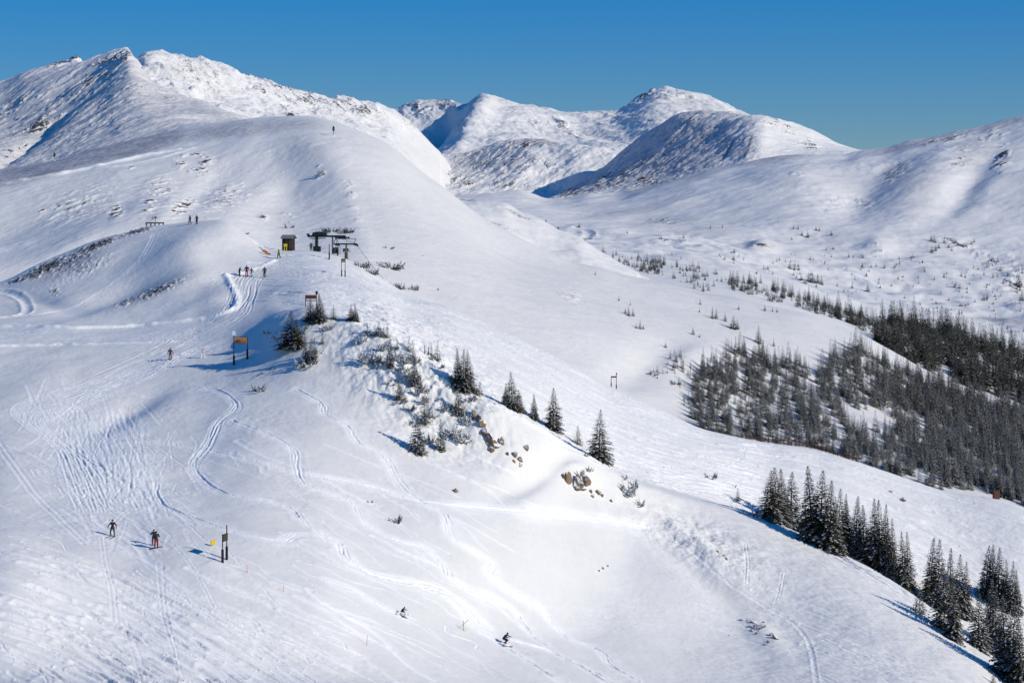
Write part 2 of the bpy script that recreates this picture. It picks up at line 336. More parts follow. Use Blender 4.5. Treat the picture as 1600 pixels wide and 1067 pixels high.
brushes(face, 'thin', [(300,110,90,20,0,0.2,0.9)])
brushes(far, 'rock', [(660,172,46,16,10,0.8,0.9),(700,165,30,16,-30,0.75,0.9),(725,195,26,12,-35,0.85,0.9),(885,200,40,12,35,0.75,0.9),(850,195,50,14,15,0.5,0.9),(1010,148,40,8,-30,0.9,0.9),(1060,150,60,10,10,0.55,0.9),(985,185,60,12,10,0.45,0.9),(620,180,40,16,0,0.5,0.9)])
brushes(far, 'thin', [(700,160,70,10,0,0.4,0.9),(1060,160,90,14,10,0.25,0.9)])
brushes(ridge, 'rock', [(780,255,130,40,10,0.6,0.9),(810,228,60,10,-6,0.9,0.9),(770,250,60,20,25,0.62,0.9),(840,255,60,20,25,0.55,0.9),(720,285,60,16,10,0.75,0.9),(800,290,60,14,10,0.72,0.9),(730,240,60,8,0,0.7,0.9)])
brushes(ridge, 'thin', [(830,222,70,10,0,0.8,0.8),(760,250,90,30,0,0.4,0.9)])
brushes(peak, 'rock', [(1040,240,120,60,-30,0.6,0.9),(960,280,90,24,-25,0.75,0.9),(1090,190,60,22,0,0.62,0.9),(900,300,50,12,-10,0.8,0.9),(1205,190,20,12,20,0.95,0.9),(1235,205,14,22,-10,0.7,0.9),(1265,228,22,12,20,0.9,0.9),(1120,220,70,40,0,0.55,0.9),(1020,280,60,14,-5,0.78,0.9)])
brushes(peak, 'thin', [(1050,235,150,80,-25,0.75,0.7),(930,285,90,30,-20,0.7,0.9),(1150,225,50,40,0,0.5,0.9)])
for a, b in (((1149,216),(1127,256)), ((1177,209),(1160,254))):
    cx, cy = (a[0]+b[0])/2, (a[1]+b[1])/2
    peak.brush('thin', cx, cy, math.hypot(b[0]-a[0], b[1]-a[1])/2, 2.6, math.degrees(math.atan2(b[1]-a[1], b[0]-a[0])), 3.5, 0.8)
brushes(hump, 'thin', [(40,270,150,17,-12,1.1,0.5),(200,230,130,20,-13,1.05,0.6),(350,205,130,16,-6,0.8,0.9),(450,195,90,12,0,0.5,0.9),(470,225,60,30,0,0.2,1.0)])
brushes(hump, 'rock', [(305,256,40,22,10,0.95,0.9),(120,320,80,30,-20,0.55,0.9),(250,300,40,30,-40,0.6,0.9),(285,325,40,16,-25,0.9,0.9),(70,332,12,10,30,0.9,0.8),(110,325,26,16,-30,0.62,0.9),(180,330,20,18,-40,0.75,0.9),(235,320,14,30,30,0.85,0.9),(292,320,30,12,-25,0.85,0.9),(500,270,10,16,0,0.85,0.9),(410,342,12,8,0,0.8,0.9),(385,300,30,20,-30,0.5,0.9),(550,310,10,60,-15,0.5,0.9),(350,310,60,30,-20,0.52,0.9),(205,263,8,4,0,0.9,0.9),(895,465,30,12,20,0.5,0.9),(450,340,14,12,0,0.6,0.9)])
brushes(hill, 'rock', [(725,312,40,6,5,0.7,0.9),(810,335,40,6,25,0.7,0.9),(790,355,50,10,20,0.5,0.9)])
brushes(valley, 'rock', [(1565,250,16,30,15,1.0,0.8),(1545,215,40,16,-20,0.62,0.9),(1480,218,60,8,-14,0.75,0.9),(1400,270,30,14,-25,0.62,0.9),(1500,250,26,30,30,0.6,0.9),(1350,320,30,10,20,0.55,0.9),(1190,383,26,9,0,0.9,0.9),(1370,388,22,12,0,0.7,0.9),(1300,320,40,16,0,0.45,0.9),(1500,385,50,12,20,0.7,0.9),(1545,410,30,14,30,0.62,0.9),(1240,275,30,8,0,0.6,0.9),(1040,345,30,8,10,0.6,0.9),(1050,375,40,14,0,0.62,0.9),(1590,440,40,60,0,0.55,0.9)])
brushes(valley, 'thin', [(1200,248,170,9,-8,0.7,0.9),(1440,222,100,9,-14,0.8,0.9),(1560,195,60,12,-18,0.6,0.9),(1520,240,40,30,-40,0.45,0.9),(1400,275,40,20,-25,0.55,0.9),(1050,280,120,14,-14,0.6,0.9),(1040,350,80,16,0,0.35,0.9),(1000,330,120,8,-6,0.3,0.9),(1190,385,40,12,0,0.4,0.9),(1440,300,30,50,40,0.3,0.9),(1560,500,70,6,3,0.9,0.8),(1100,360,60,14,0,0.3,0.9)])
# crags: rock bands that follow the relief, drawn out down the fall line
def crags(t, amp, scale, seed, rot, stretch=0.4, floor=0.3):
    c_, s_ = math.cos(R(rot)), math.sin(R(rot))
    n = fbm((t.X * c_ + t.Y * s_) * stretch, -t.X * s_ + t.Y * c_, scale, 4, seed, 0.6)
    k = np.clip((n - 0.02) / 0.22, 0, 1); k = k * k * (3 - 2 * k)
    m = np.clip(t.rock * (1.0 if t is hump or t is valley else 0.85), 0, 1)
    t.Z = t.Z + amp * k * (m + 0.12); t.rock = np.clip(m * (floor + 1.0 * k), 0, 1.15); t.refresh()
crags(massif, 3.0, 17, 191, 50, 0.4, 0.32); crags(face, 4.0, 20, 181, -50, 0.5, 0.4); crags(far, 7.0, 34, 171, -60, 0.5, 0.3)
crags(ridge, 3.5, 18, 161, 50, 0.4, 0.32); crags(peak, 1.8, 13, 151, 40, 0.4, 0.42); crags(valley, 1.6, 14, 141, 50); crags(hump, 0.4, 3.2, 121, 50, 0.6, 0.2)
# knoll: stony left edge and scoured strip
brushes(slope, 'rock', [(70,420,60,12,-26,1.05,0.9),(150,385,60,9,-22,1.0,0.9),(110,410,60,14,-24,0.75,0.9),(215,362,40,6,-15,0.9,0.9),(130,420,70,18,-24,0.58,0.9),(245,455,70,9,-24,0.85,0.9),(200,472,30,6,-20,0.8,0.9),(30,437,30,6,-20,1.0,0.9),(85,455,14,8,30,0.8,0.9),(425,520,50,24,-35,0.5,0.9)])
brushes(slope, 'thin', [(110,415,90,16,-24,0.7,0.9),(240,455,90,14,-24,0.6,0.9),(160,380,90,8,-20,0.6,0.9)])
slope.Z += slope.rock * (np.clip(perlin(slope.X / 0.7, slope.Y / 0.9, 8) - 0.05, 0, 1) * 0.9) * (slope.py < 500)

# ------------------------------------------------------------------ tracks pressed into the snow
def smooth_path(pts, n=6):
    p = np.array(pts, float)
    p = np.vstack([2 * p[0] - p[1], p, 2 * p[-1] - p[-2]])
    out = []
    for i in range(1, len(p) - 2):
        for t in np.linspace(0, 1, n, endpoint=False):
            a, b, c, d = p[i - 1], p[i], p[i + 1], p[i + 2]
            out.append(0.5 * ((2 * b) + (c - a) * t + (2 * a - 5 * b + 4 * c - d) * t * t + (3 * b - a - 3 * c + d) * t ** 3))
    out.append(p[-2])
    return np.array(out)

def row_of(t, px, py):
    c = t.col(px); ok = np.nonzero(t.py[:, c] <= py)[0]
    return (int(ok[0]) if len(ok) else len(t.v) - 1), c

DEPTH = 0.42
def groove(t, pts, w, depth, berm=0.6, tr=0.5, n=6, smooth=True, uneven=0.35, seed=0):
    pts = smooth_path(pts, n) if smooth else np.array(pts, float)
    rc = [row_of(t, *p) for p in pts]
    W = [(t.X[r, c], t.Y[r, c]) for r, c in rc]
    r_lo = max(min(r for r, _ in rc) - 40, 0); r_hi = min(max(r for r, _ in rc) + 40, len(t.v))
    c_lo = max(min(c for _, c in rc) - 40, 0); c_hi = min(max(c for _, c in rc) + 40, len(t.px))
    D = np.full((r_hi - r_lo, c_hi - c_lo), 1e3)
    reach = 3.2 * w
    for k in range(len(rc) - 1):
        (ra, ca), (rb, cb) = rc[k], rc[k + 1]
        if abs(ra - rb) > 120: continue
        rm = (ra + rb) // 2; cm = (ca + cb) // 2
        dr = max(t.Y[min(rm + 1, len(t.v) - 1), cm] - t.Y[max(rm - 1, 0), cm], 0.02) / 2
        dc = max(t.X[rm, min(cm + 1, len(t.px) - 1)] - t.X[rm, cm], 0.02)
        mr = int(reach / dr) + 2; mc = int(reach / dc) + 2
        r0, r1 = max(min(ra, rb) - mr, r_lo), min(max(ra, rb) + mr + 1, r_hi)
        c0, c1 = max(min(ca, cb) - mc, c_lo), min(max(ca, cb) + mc + 1, c_hi)
        if r1 <= r0 or c1 <= c0: continue
        ax, ay = W[k]; bx, by = W[k + 1]
        x = t.X[r0:r1, c0:c1] - ax; y = t.Y[r0:r1, c0:c1] - ay
        ux, uy = bx - ax, by - ay; L2 = ux * ux + uy * uy + 1e-9
        s_ = np.clip((x * ux + y * uy) / L2, 0, 1)
        d = np.hypot(x - s_ * ux, y - s_ * uy)
        v = D[r0 - r_lo:r1 - r_lo, c0 - c_lo:c1 - c_lo]
        np.minimum(v, d, out=v)
    q = D / w
    sub = (slice(r_lo, r_hi), slice(c_lo, c_hi))
    nz = 1 + uneven * 2 * perlin(t.X[sub] / (w * 3), t.Y[sub] / (w * 3), 3 + seed)
    t.Z[sub] += (-depth * np.exp(-q * q) + depth * berm * np.exp(-((q - 1.7) / 0.6) ** 2)) * nz * DEPTH
    t.track[sub] = np.maximum(t.track[sub], np.clip(tr * np.exp(-(q / 1.6) ** 2) * nz, 0, 1))

WIDE = [
 [(322,607),(350,613),(370,635),(341,661),(324,696),(302,727),(315,749),(346,768),(381,777),(420,784),(455,795),(473,814),(499,832),(530,849),(538,871),(569,891),(600,904),(668,919),(714,950),(744,984),(782,1007),(830,1035),(880,1068)],
 [(363,657),(394,670),(429,683),(460,705),(464,727),(473,753),(508,771),(547,784),(565,810),(584,828),(626,847),(664,858),(691,881),(702,904),(733,923),(767,935),(801,954),(824,984),(859,1015),(901,1038),(950,1060)],
 [(188,694),(228,692),(271,694),(315,703),(372,714),(429,729),(464,740),(525,749),(600,766),(633,778),(691,788),(767,795),(843,801),(920,809),(1015,824)],
 [(245,757),(247,775),(263,793),(298,808),(341,823),(394,838),(438,845),(464,836),(499,838),(534,862),(560,884)],
 [(464,609),(503,631),(508,648),(543,666),(560,692),(600,714),(626,759),(660,785),(695,805),(706,839),(736,862),(767,881),(763,896),(797,923),(843,950),(862,973),(889,999),(935,1015),(958,1041),(1000,1064)],
 [(500,832),(530,851),(542,874),(576,896),(626,908),(672,914),(714,935),(744,961),(763,980)],
 [(514,910),(557,925),(584,942),(618,960)],
 [(648,915),(690,925),(729,950),(755,985),(784,1006)],
 [(800,1000),(860,1018),(915,1045),(960,1075)],
]
rt = random.Random(5)
groove(slope, [(1040,832),(1090,870),(1130,905),(1190,945),(1240,975),(1265,1010),(1275,1067)], 0.22, 0.1, 0.7, 0.5, uneven=0.8)
for k, p in enumerate(WIDE):
    groove(slope, p, 0.6, 0.06, 0.9, 1.0, uneven=0.5, seed=k)
    for off, d_ in ((-3.2, .11), (0.5, .15), (4, .09), (7, .06), (-7, .05))[:5 if k < 6 else 2]:
        q = [(x + off + rt.uniform(-1.3, 1.3), y + off * .4 + rt.uniform(-.8, .8)) for x, y in p]
        a_ = rt.randrange(0, max(1, len(q) // 3)) if off > 1 else 0
        groove(slope, q[a_:], 0.13, d_, 0.9, 0.8, uneven=0.4, seed=k + 20)
DEPTH = 0.4
for k in range(95):                                       # old lines crossing the open slope
    x, y = rt.uniform(-20, 700), rt.uniform(660, 1000); l = rt.uniform(60, 220); am = rt.uniform(2, 9); ph = rt.uniform(0, 6); g_ = rt.uniform(0.35, 0.75)
    groove(slope, [(x + l * j / 7 + am * math.sin(j * 1.3 + ph), y + l * g_ * j / 7) for j in range(8)], rt.choice((0.11, 0.14, 0.3)), rt.uniform(0.05, 0.12), 0.8, rt.uniform(0.5, 1.0), n=5, uneven=0.3, seed=k)
DEPTH = 0.25
for off in (0, 9): groove(slope, [(-10 + off,690),(26 + off,740),(52 + off,775),(83 + off,805),(130 + off,850)], 0.22, 0.12, 0.7, 0.7)
groove(slope, [(0,676),(40,688),(75,702)], 0.2, 0.1)
groove(slope, [(-10,783),(20,797),(60,812),(110,835),(160,852)], 0.25, 0.12)
for off in (0, 3.5): groove(slope, [(240 + off,364),(226 + off,393),(205 + off,418),(172 + off,445),(140 + off,466),(110 + off,482),(50,493)], 0.25, 0.14, 0.8, 0.9)
rt = random.Random(5)
for k in range(30):                                       # fan of tracks leaving the road
    u = k / 29
    groove(slope, [(345 - 70 * u + rt.uniform(-8, 8), 536 + 18 * u),(270 - 40 * u, 560 + 30 * u + rt.uniform(-6, 6)),(160 - 10 * u, 590 + 35 * u + rt.uniform(-5, 5)),
                   (70 + 25 * u, 615 + 38 * u),(18 + 55 * u, 640 + 22 * u),(40 + 50 * u, 668 + 14 * u),(85 + 40 * u, 700 + 10 * u),(95 + 60 * u + rt.uniform(-9, 9), 745 + rt.uniform(-10, 10)),(120 + 60 * u, 800)],
           0.13, rt.uniform(.05, .11), 0.9, 0.9, uneven=0.7, seed=k)
DEPTH = 0.14
for k in range(80):                                       # skiers' lines funnelling down the gully
    u = rt.random(); x, y = 80 + 130 * u, 640 + 10 * rt.random()
    pts = []; ph = rt.uniform(0, 6); am = rt.uniform(3, 12)
    for j in range(8):
        q = j / 7; pts.append((x + (95 + 110 * u - x + 60) * q * 0.8 + am * math.sin(q * 9 + ph), y + (120 + 45 * u) * q))
    a_, b_ = sorted(rt.sample(range(8), 2)); b_ = max(b_, a_ + 3)
    if len(pts[a_:b_ + 1]) > 2: groove(slope, pts[a_:b_ + 1], rt.choice((0.13, 0.17, 0.26)), rt.uniform(0.05, 0.13), 0.8, 1.0, n=5, uneven=0.5, seed=k)
for k in range(230):
    t_ = rt.random(); cx = 95 + 130 * t_ + rt.gauss(0, 60); cy = 640 + 160 * t_ + rt.gauss(0, 32)
    a = R(rt.uniform(10, 150)); l = rt.uniform(6, 24); b = rt.uniform(-8, 8); e = rt.uniform(-8, 8)
    groove(slope, [(cx - math.cos(a) * l, cy - math.sin(a) * l),(cx + b, cy + rt.uniform(-3, 3)),(cx + math.cos(a) * l + e, cy + math.sin(a) * l)], rt.choice((0.12, 0.2)), rt.uniform(0.05, 0.13), 0.8, 0.6, n=4, uneven=1.0, seed=k)
DEPTH = 0.7
for k in range(260):                                       # lines of the run across the lower left
    s0 = rt.uniform(-20, 320); y0 = 800 + 0.33 * max(s0, 0) + rt.uniform(25, 260)
    l = rt.uniform(160, 420); y1 = y0 + l * rt.uniform(0.42, 0.62)
    groove(slope, [(s0, y0),(s0 + l * .33, y0 + (y1 - y0) * .26 + rt.uniform(-6, 6)),(s0 + l * .66, y0 + (y1 - y0) * .6),(s0 + l, y1)], rt.choice((0.12, 0.16, 0.45)), rt.uniform(0.03, 0.10), 0.8, rt.uniform(.4, .9), uneven=0.2, seed=k)
groove(slope, [(330,880),(420,925),(500,980),(580,1040),(625,1075)], 0.5, -0.14, 0, 0.5)
DEPTH = 0.16
for p in ([(155,838),(162,880),(172,920),(176,975)],[(190,970),(205,1010),(222,1067)],[(246,880),(252,960),(266,1010),(278,1060)],[(270,850),(300,890),(330,950)]):
    for off in (0, 7): groove(slope, [(x + off + rt.uniform(-2, 2), y) for x, y in p], 0.11, 0.1, 0.6, 0.5, uneven=1.4)
slope.track = np.maximum(slope.track, 0.30 * np.clip((slope.v[:, None] - 6.1) / 0.2, 0, 1) * np.clip((8.0 - slope.v[:, None]) / 0.03, 0, 1) * np.clip((slope.px[None, :] - 430) / 40, 0, 1))
hump.thin = np.maximum(hump.thin, 0.13 * np.clip((hump.px[None, :] - 540) / 90, 0, 1))
DEPTH = 0.8
for k in range(420):                                      # ski lines down the piste
    v0 = rt.uniform(6.05, 7.93); a = rt.uniform(380, 1350); l = rt.uniform(120, 520); dv = rt.gauss(0, 0.10) * l / 300
    pts = []
    for j in range(8):
        px = a + l * j / 7; v = min(max(v0 + dv * j / 7 + 0.03 * math.sin(j * 1.7 + k), 6.02), 7.97)
        if px > 1640: break
        pts.append((px, slope.py[int(np.searchsorted(slope.v, v)), slope.col(px)]))
    if len(pts) > 2 and not (v0 > 7.9): groove(slope, pts, rt.choice((0.12, 0.16, 0.22, 0.5)), rt.uniform(0.04, 0.11), 0.8, rt.uniform(0.4, 1.0), n=4, uneven=0.08, seed=k)
DEPTH = 0.8
for k in range(24):                                       # the road and the lift apron
    v0 = rt.uniform(5.1, 6.0)
    pts = [(px, slope.py[int(np.searchsorted(slope.v, v0 + 0.04 * math.sin(px / 60 + k))), slope.col(px)]) for px in range(-20, 340, 30)]
    groove(slope, pts, rt.choice((0.14, 0.3)), rt.uniform(0.02, 0.05), 0.6, 0.3, seed=k)
for k in range(44):
    x0 = 372 + rt.uniform(-14, 30); 
    e_ = rt.uniform(-14, 14)
    groove(slope, [(x0 + 40 + rt.uniform(0, 40), 410 + rt.uniform(-4, 10)),(x0 + 10, 435),(x0 + rt.uniform(-6, 6), 465),(x0 - 20 + e_ * .5, 492),(x0 - 70 + e_, 520 + e_ * .2),(x0 - 140 + e_, 556 + e_ * .3),(x0 - 210 + e_, 588 + e_ * .4),(x0 - 280 + e_ * 2, 618 + e_ * .5)][:rt.choice((5, 6, 7, 8, 8))], 0.14, rt.uniform(0.02, 0.05), 0.7, 0.3, seed=k)
groove(slope, [(-20,511),(60,512),(130,513),(200,511),(280,503),(330,496),(362,485),(370,470),(362,450),(352,432)], 0.6, -0.5, 0, 1.0)   # ploughed bank
groove(slope, [(352,432),(375,428),(400,420),(428,408)], 0.5, -0.3, 0, 0.8)
groove(slope, [(-20,541),(60,540),(150,538),(270,535)], 0.45, -0.3, 0, 0.9)
groove(slope, [(-20,455),(20,460),(40,475),(38,490),(0,497)], 0.6, 0.2, 0.8, 0.5)
DEPTH = 0.5
for k in range(26):                                       # traverses and marks on the open spur
    cx, cy = rt.uniform(1080, 1500), 0
    cy = 860 + (cx - 1080) * 0.42 + rt.uniform(0, 120); l = rt.uniform(20, 90)
    groove(slope, [(cx - l, cy - l * .35),(cx, cy + rt.uniform(-4, 4)),(cx + l, cy + l * .35)], 0.2, rt.uniform(0.04, 0.09), 0.7, 0.4, seed=k)
for p in ([(1162,850),(1165,880),(1163,915)],[(1222,895),(1215,925),(1208,945)],[(1160,700),(1150,720),(1100,735)]):
    for off in (0, 4): groove(slope, [(x + off + rt.uniform(-1, 1), y) for x, y in p], 0.1, 0.08, 0.5, 0.4, uneven=1.6)
DEPTH = 1.0
DEPTH = 1.0
groove(hump, [(-20,292),(60,278),(120,267),(188,252),(240,242),(278,235)], 1.0, -0.55, 0, 1.0)   # wind lip of the plateau
groove(hump, [(150,262),(200,258),(260,244),(300,232)], 0.8, -0.25, 0, 0.8)
# the winding valley road and a packed track
groove(valley, [(868,386),(885,382),(905,375),(918,370),(917,362),(900,356)], 3.0, 1.0, 0.5, 0.0)
valley.brush('thin', 900, 378, 26, 3.2, -22, 1.3, 0.7)
groove(valley, [(1320,428),(1345,436),(1370,446)], 2.5, -1.0, 0, 1.0)
for t in (slope, hump, valley): t.refresh()
# ------------------------------------------------------------------ materials
def new_mat(name):
    m = bpy.data.materials.new(name); m.use_nodes = True
    nt = m.node_tree; b = nt.nodes['Principled BSDF']
    return m, nt, b

def N(nt, t, **kw):
    n = nt.nodes.new(t)
    for k, v in kw.items():
        if k in n.inputs: n.inputs[k].default_value = v
        else: setattr(n, k, v)
    return n

def math_node(nt, op, a, b=None, clamp=False):
    n = nt.nodes.new('ShaderNodeMath'); n.operation = op; n.use_clamp = clamp
    for i, x in enumerate((a, b)):
        if x is None: continue
        if hasattr(x, 'is_linked'): nt.links.new(x, n.inputs[i])
        else: n.inputs[i].default_value = x
    return n.outputs[0]

def mixc(nt, fac, a, b):
    n = nt.nodes.new('ShaderNodeMix'); n.data_type = 'RGBA'
    for k, x in ((0, fac), (6, a), (7, b)):
        if hasattr(x, 'is_linked'): nt.links.new(x, n.inputs[k])
        else: n.inputs[k].default_value = x if k == 0 else (*x, 1)
    return n.outputs[2]

def snow_mat(name, s, rock_col=(0.085, 0.07, 0.065), snow=(0.81, 0.79, 0.745), bump=0.3, thin_col=(0.30, 0.295, 0.325), stretch=1.0, rough=0.65):
    """snow over rock; s = size in metres of the finest visible speckle"""
    m, nt, b = new_mat(name)
    L = nt.links.new
    geo = N(nt, 'ShaderNodeNewGeometry')
    mp = N(nt, 'ShaderNodeMapping'); mp.inputs['Scale'].default_value = (1, stretch, stretch)
    L(geo.outputs['Position'], mp.inputs['Vector'])
    def noise(size, detail=4, rough_=0.6, src=mp.outputs[0]):
        n = N(nt, 'ShaderNodeTexNoise', Scale=1.0 / size, Detail=detail, Roughness=rough_)
        L(src, n.inputs['Vector']); return n.outputs['Fac']
    at = {k: N(nt, 'ShaderNodeAttribute', attribute_name=k).outputs['Fac'] for k in ('rock', 'thin', 'track')}
    big = noise(s * 9, 3); fine = noise(s * 1.6, 3, 0.65)
    v = math_node(nt, 'ADD', math_node(nt, 'MULTIPLY', fine, 0.62), math_node(nt, 'MULTIPLY', big, 0.38))
    v = math_node(nt, 'ADD', math_node(nt, 'MULTIPLY', math_node(nt, 'SUBTRACT', v, 0.5), 1.9), 0.5)
    # speckle of bare rock where the 'rock' attribute is high
    thr = math_node(nt, 'SUBTRACT', 0.88, math_node(nt, 'MULTIPLY', at['rock'], 0.55))
    msk = math_node(nt, 'MULTIPLY', math_node(nt, 'SUBTRACT', v, thr), 9.0, clamp=True)
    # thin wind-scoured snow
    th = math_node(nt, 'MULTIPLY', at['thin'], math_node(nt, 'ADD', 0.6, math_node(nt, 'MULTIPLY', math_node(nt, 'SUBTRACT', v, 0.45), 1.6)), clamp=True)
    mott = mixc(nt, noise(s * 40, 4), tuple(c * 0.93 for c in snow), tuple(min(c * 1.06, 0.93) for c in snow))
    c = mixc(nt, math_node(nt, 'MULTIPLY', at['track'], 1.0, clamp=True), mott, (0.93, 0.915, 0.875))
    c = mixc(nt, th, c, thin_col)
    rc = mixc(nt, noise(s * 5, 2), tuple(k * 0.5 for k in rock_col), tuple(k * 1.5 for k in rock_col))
    c = mixc(nt, msk, c, rc)
    L(c, b.inputs['Base Color'])
    b.inputs['Roughness'].default_value = rough
    b.inputs['Specular IOR Level'].default_value = 0.15
    bp = N(nt, 'ShaderNodeBump', Strength=bump, Distance=s * 0.5)
    hgt = math_node(nt, 'ADD', noise(s * 3.0, 5, 0.6), math_node(nt, 'MULTIPLY', msk, 0.6))
    L(hgt, bp.inputs['Height']); L(bp.outputs[0], b.inputs['Normal'])
    return m

def plain(name, col, rough=0.7, metal=0.0, var=0.25, size=0.3, spec=0.3):
    m, nt, b = new_mat(name)
    n = N(nt, 'ShaderNodeTexNoise', Scale=1.0 / size, Detail=4.0)
    tc = N(nt, 'ShaderNodeTexCoord'); nt.links.new(tc.outputs['Object'], n.inputs['Vector'])
    c = mixc(nt, n.outputs['Fac'], tuple(k * (1 - var) for k in col), tuple(min(1, k * (1 + var)) for k in col))
    nt.links.new(c, b.inputs['Base Color'])
    b.inputs['Roughness'].default_value = rough; b.inputs['Metallic'].default_value = metal
    b.inputs['Specular IOR Level'].default_value = spec
    return m
m_near = snow_mat('near_snow', 0.14, bump=0.35)
m_hump = snow_mat('hump_snow', 0.7, bump=0.25)
m_val = snow_mat('valley_snow', 1.2, bump=0.3)
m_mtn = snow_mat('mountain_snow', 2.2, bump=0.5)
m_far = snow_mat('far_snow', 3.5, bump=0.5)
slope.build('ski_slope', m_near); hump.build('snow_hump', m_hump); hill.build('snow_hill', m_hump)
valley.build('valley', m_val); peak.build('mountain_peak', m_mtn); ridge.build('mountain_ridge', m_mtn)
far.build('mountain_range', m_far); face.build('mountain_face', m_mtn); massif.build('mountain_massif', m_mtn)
# ------------------------------------------------------------------ firs, dwarf firs and rocks
m_needle = plain('fir_needles', (0.072, 0.070, 0.043), 0.8, var=0.45, size=0.25, spec=0.15)
m_needle2 = plain('frosted_needles', (0.13, 0.136, 0.13), 0.8, var=0.45, size=0.25, spec=0.15)
m_cap = plain('snow_cap', (0.80, 0.81, 0.82), 0.7, var=0.06, size=0.3, spec=0.15)
m_bark = plain('fir_bark', (0.075, 0.058, 0.048), 0.9, var=0.35, size=0.1)
m_frost = plain('rimed_needles', (0.20, 0.205, 0.19), 0.8, var=0.3, size=0.25, spec=0.15)
m_brown = plain('reddish_needles', (0.10, 0.055, 0.032), 0.85, var=0.4, size=0.2)

def raw_mesh(name, V, Fc, mi, mats, smooth=False):
    me = bpy.data.meshes.new(name)
    me.from_pydata(V, [], Fc)
    for m in mats: me.materials.append(m)
    if mi is not None: me.polygons.foreach_set('material_index', mi)
    if smooth: me.polygons.foreach_set('use_smooth', [True] * len(Fc))
    me.update()
    return me

def tube_geo(V, Fc, pts, rad, n=6):
    pts = [Vector(p) for p in pts]; b = len(V)
    for i, p in enumerate(pts):
        d = (pts[min(i + 1, len(pts) - 1)] - pts[max(i - 1, 0)]).normalized()
        u = d.cross(Vector((0.13, 0.97, 0.2))).normalized(); v = d.cross(u)
        r = rad[i] if isinstance(rad, (list, tuple)) else rad
        for k in range(n):
            a = 2 * math.pi * k / n
            V.append(tuple(p + u * (r * math.cos(a)) + v * (r * math.sin(a))))
    for i in range(len(pts) - 1):
        for k in range(n):
            Fc.append((b + i * n + k, b + i * n + (k + 1) % n, b + (i + 1) * n + (k + 1) % n, b + (i + 1) * n + k))
    Fc.append(tuple(b + k for k in range(n))[::-1]); Fc.append(tuple(b + (len(pts) - 1) * n + k for k in range(n)))

def fir_mesh(seed, H=8.0, base=1.5, snow=0.33, step=0.26, per=8, mats=None, open_=0.0, lean=0.15, top=0.95, fat=0.34, rime=0.25):
    """crown: drooping branch sprays in whorls, each a handful of needle blades, some carrying snow"""
    r = random.Random(seed); V, Fc, mi = [], [], []
    def blade(p, d, w, up, k):
        s_ = d.cross(up)
        if s_.length < 1e-4: return
        s_ = s_.normalized() * w; b = len(V)
        V.extend([tuple(p), tuple(p + d * 0.45 + s_), tuple(p + d), tuple(p + d * 0.45 - s_)])
        Fc.append((b, b + 1, b + 2, b + 3)); mi.append(k)
    z = 0.02 * H; bend = (r.uniform(-lean, lean), r.uniform(-lean, lean))
    lop = [r.uniform(0.72, 1.12) for _ in range(9)]
    while z < H * 0.985:
        t = z / H; rad = base * (1 - t) ** top * r.uniform(0.75, 1.1) + 0.06
        if t < 0.1: rad *= 0.75 + 2.5 * t
        n = max(4, int(per * (0.55 + 0.45 * (1 - t))))
        a0 = r.uniform(0, 6.28)
        for k in range(n):
            if r.random() < open_: continue
            a = a0 + 6.283 * k / n + r.uniform(-0.3, 0.3)
            L = rad * r.uniform(0.7, 1.12) * lop[int((a % 6.283) / 6.284 * 9)]
            dr = Vector((math.cos(a), math.sin(a), 0)); c0 = Vector((bend[0] * t * t, bend[1] * t * t, z))
            tilt = 0.75 * t - 0.28 + r.uniform(-0.14, 0.14)
            m = max(2, int(L / 0.20)); bs = r.random() < snow * (0.55 + 0.7 * (1 - t)); br = r.random() < rime
            for j in range(m):
                q = (j + r.uniform(0.5, 1.1)) / m
                if q < 0.22: continue
                p = c0 + dr * (L * q) + Vector((0, 0, L * (tilt * q - 0.16 * q * q)))
                sz = min(0.46, 0.22 + 0.16 * base) * (1.15 - 0.45 * q) * (0.28 + 0.9 * (1 - t)) * (1.0 if H > 3 else 0.6)
                for s_ in (-1, 1, 0):
                    d = (dr * r.uniform(0.5, 1.0) + Vector((-dr.y, dr.x, 0)) * (s_ * r.uniform(0.5, 0.95)) + Vector((0, 0, r.uniform(-0.38, 0.12) + 0.35 * t))).normalized() * sz
                    blade(p, d, sz * fat, Vector((r.uniform(-.5, .5), r.uniform(-.5, .5), 1)), 2 if br else 0)
                if bs and r.random() < 0.85:
                    d = (dr + Vector((0, 0, -0.12)) + Vector((-dr.y, dr.x, 0)) * r.uniform(-.5, .5)).normalized() * sz * 0.95
                    blade(p + Vector((0, 0, 0.045)), d, sz * (fat + 0.10), Vector((0, 0, 1)) + dr * r.uniform(0, .5), 1)
        z += step * (1.0 - 0.35 * t) * r.uniform(0.8, 1.2)
    for k in range(5):
        a = r.uniform(0, 6.28)
        blade(Vector((bend[0], bend[1], H * 0.95)), Vector((math.cos(a) * 0.06, math.sin(a) * 0.06, 0.06 * H)), 0.035, Vector((math.sin(a), -math.cos(a), 0.01)), 0)
    crown = raw_mesh('crown', V, Fc, mi, (mats or [m_needle, m_cap]) + [m_frost])
    V2, F2 = [], []
    tube_geo(V2, F2, [(0, 0, -0.5), (0, 0, 0), (bend[0] * .25, bend[1] * .25, H * .5), (bend[0], bend[1], H * .97)], [0.02 * H + .02, 0.018 * H + .02, 0.010 * H, 0.004], 7)
    return crown, raw_mesh('trunk', V2, F2, None, [m_bark])

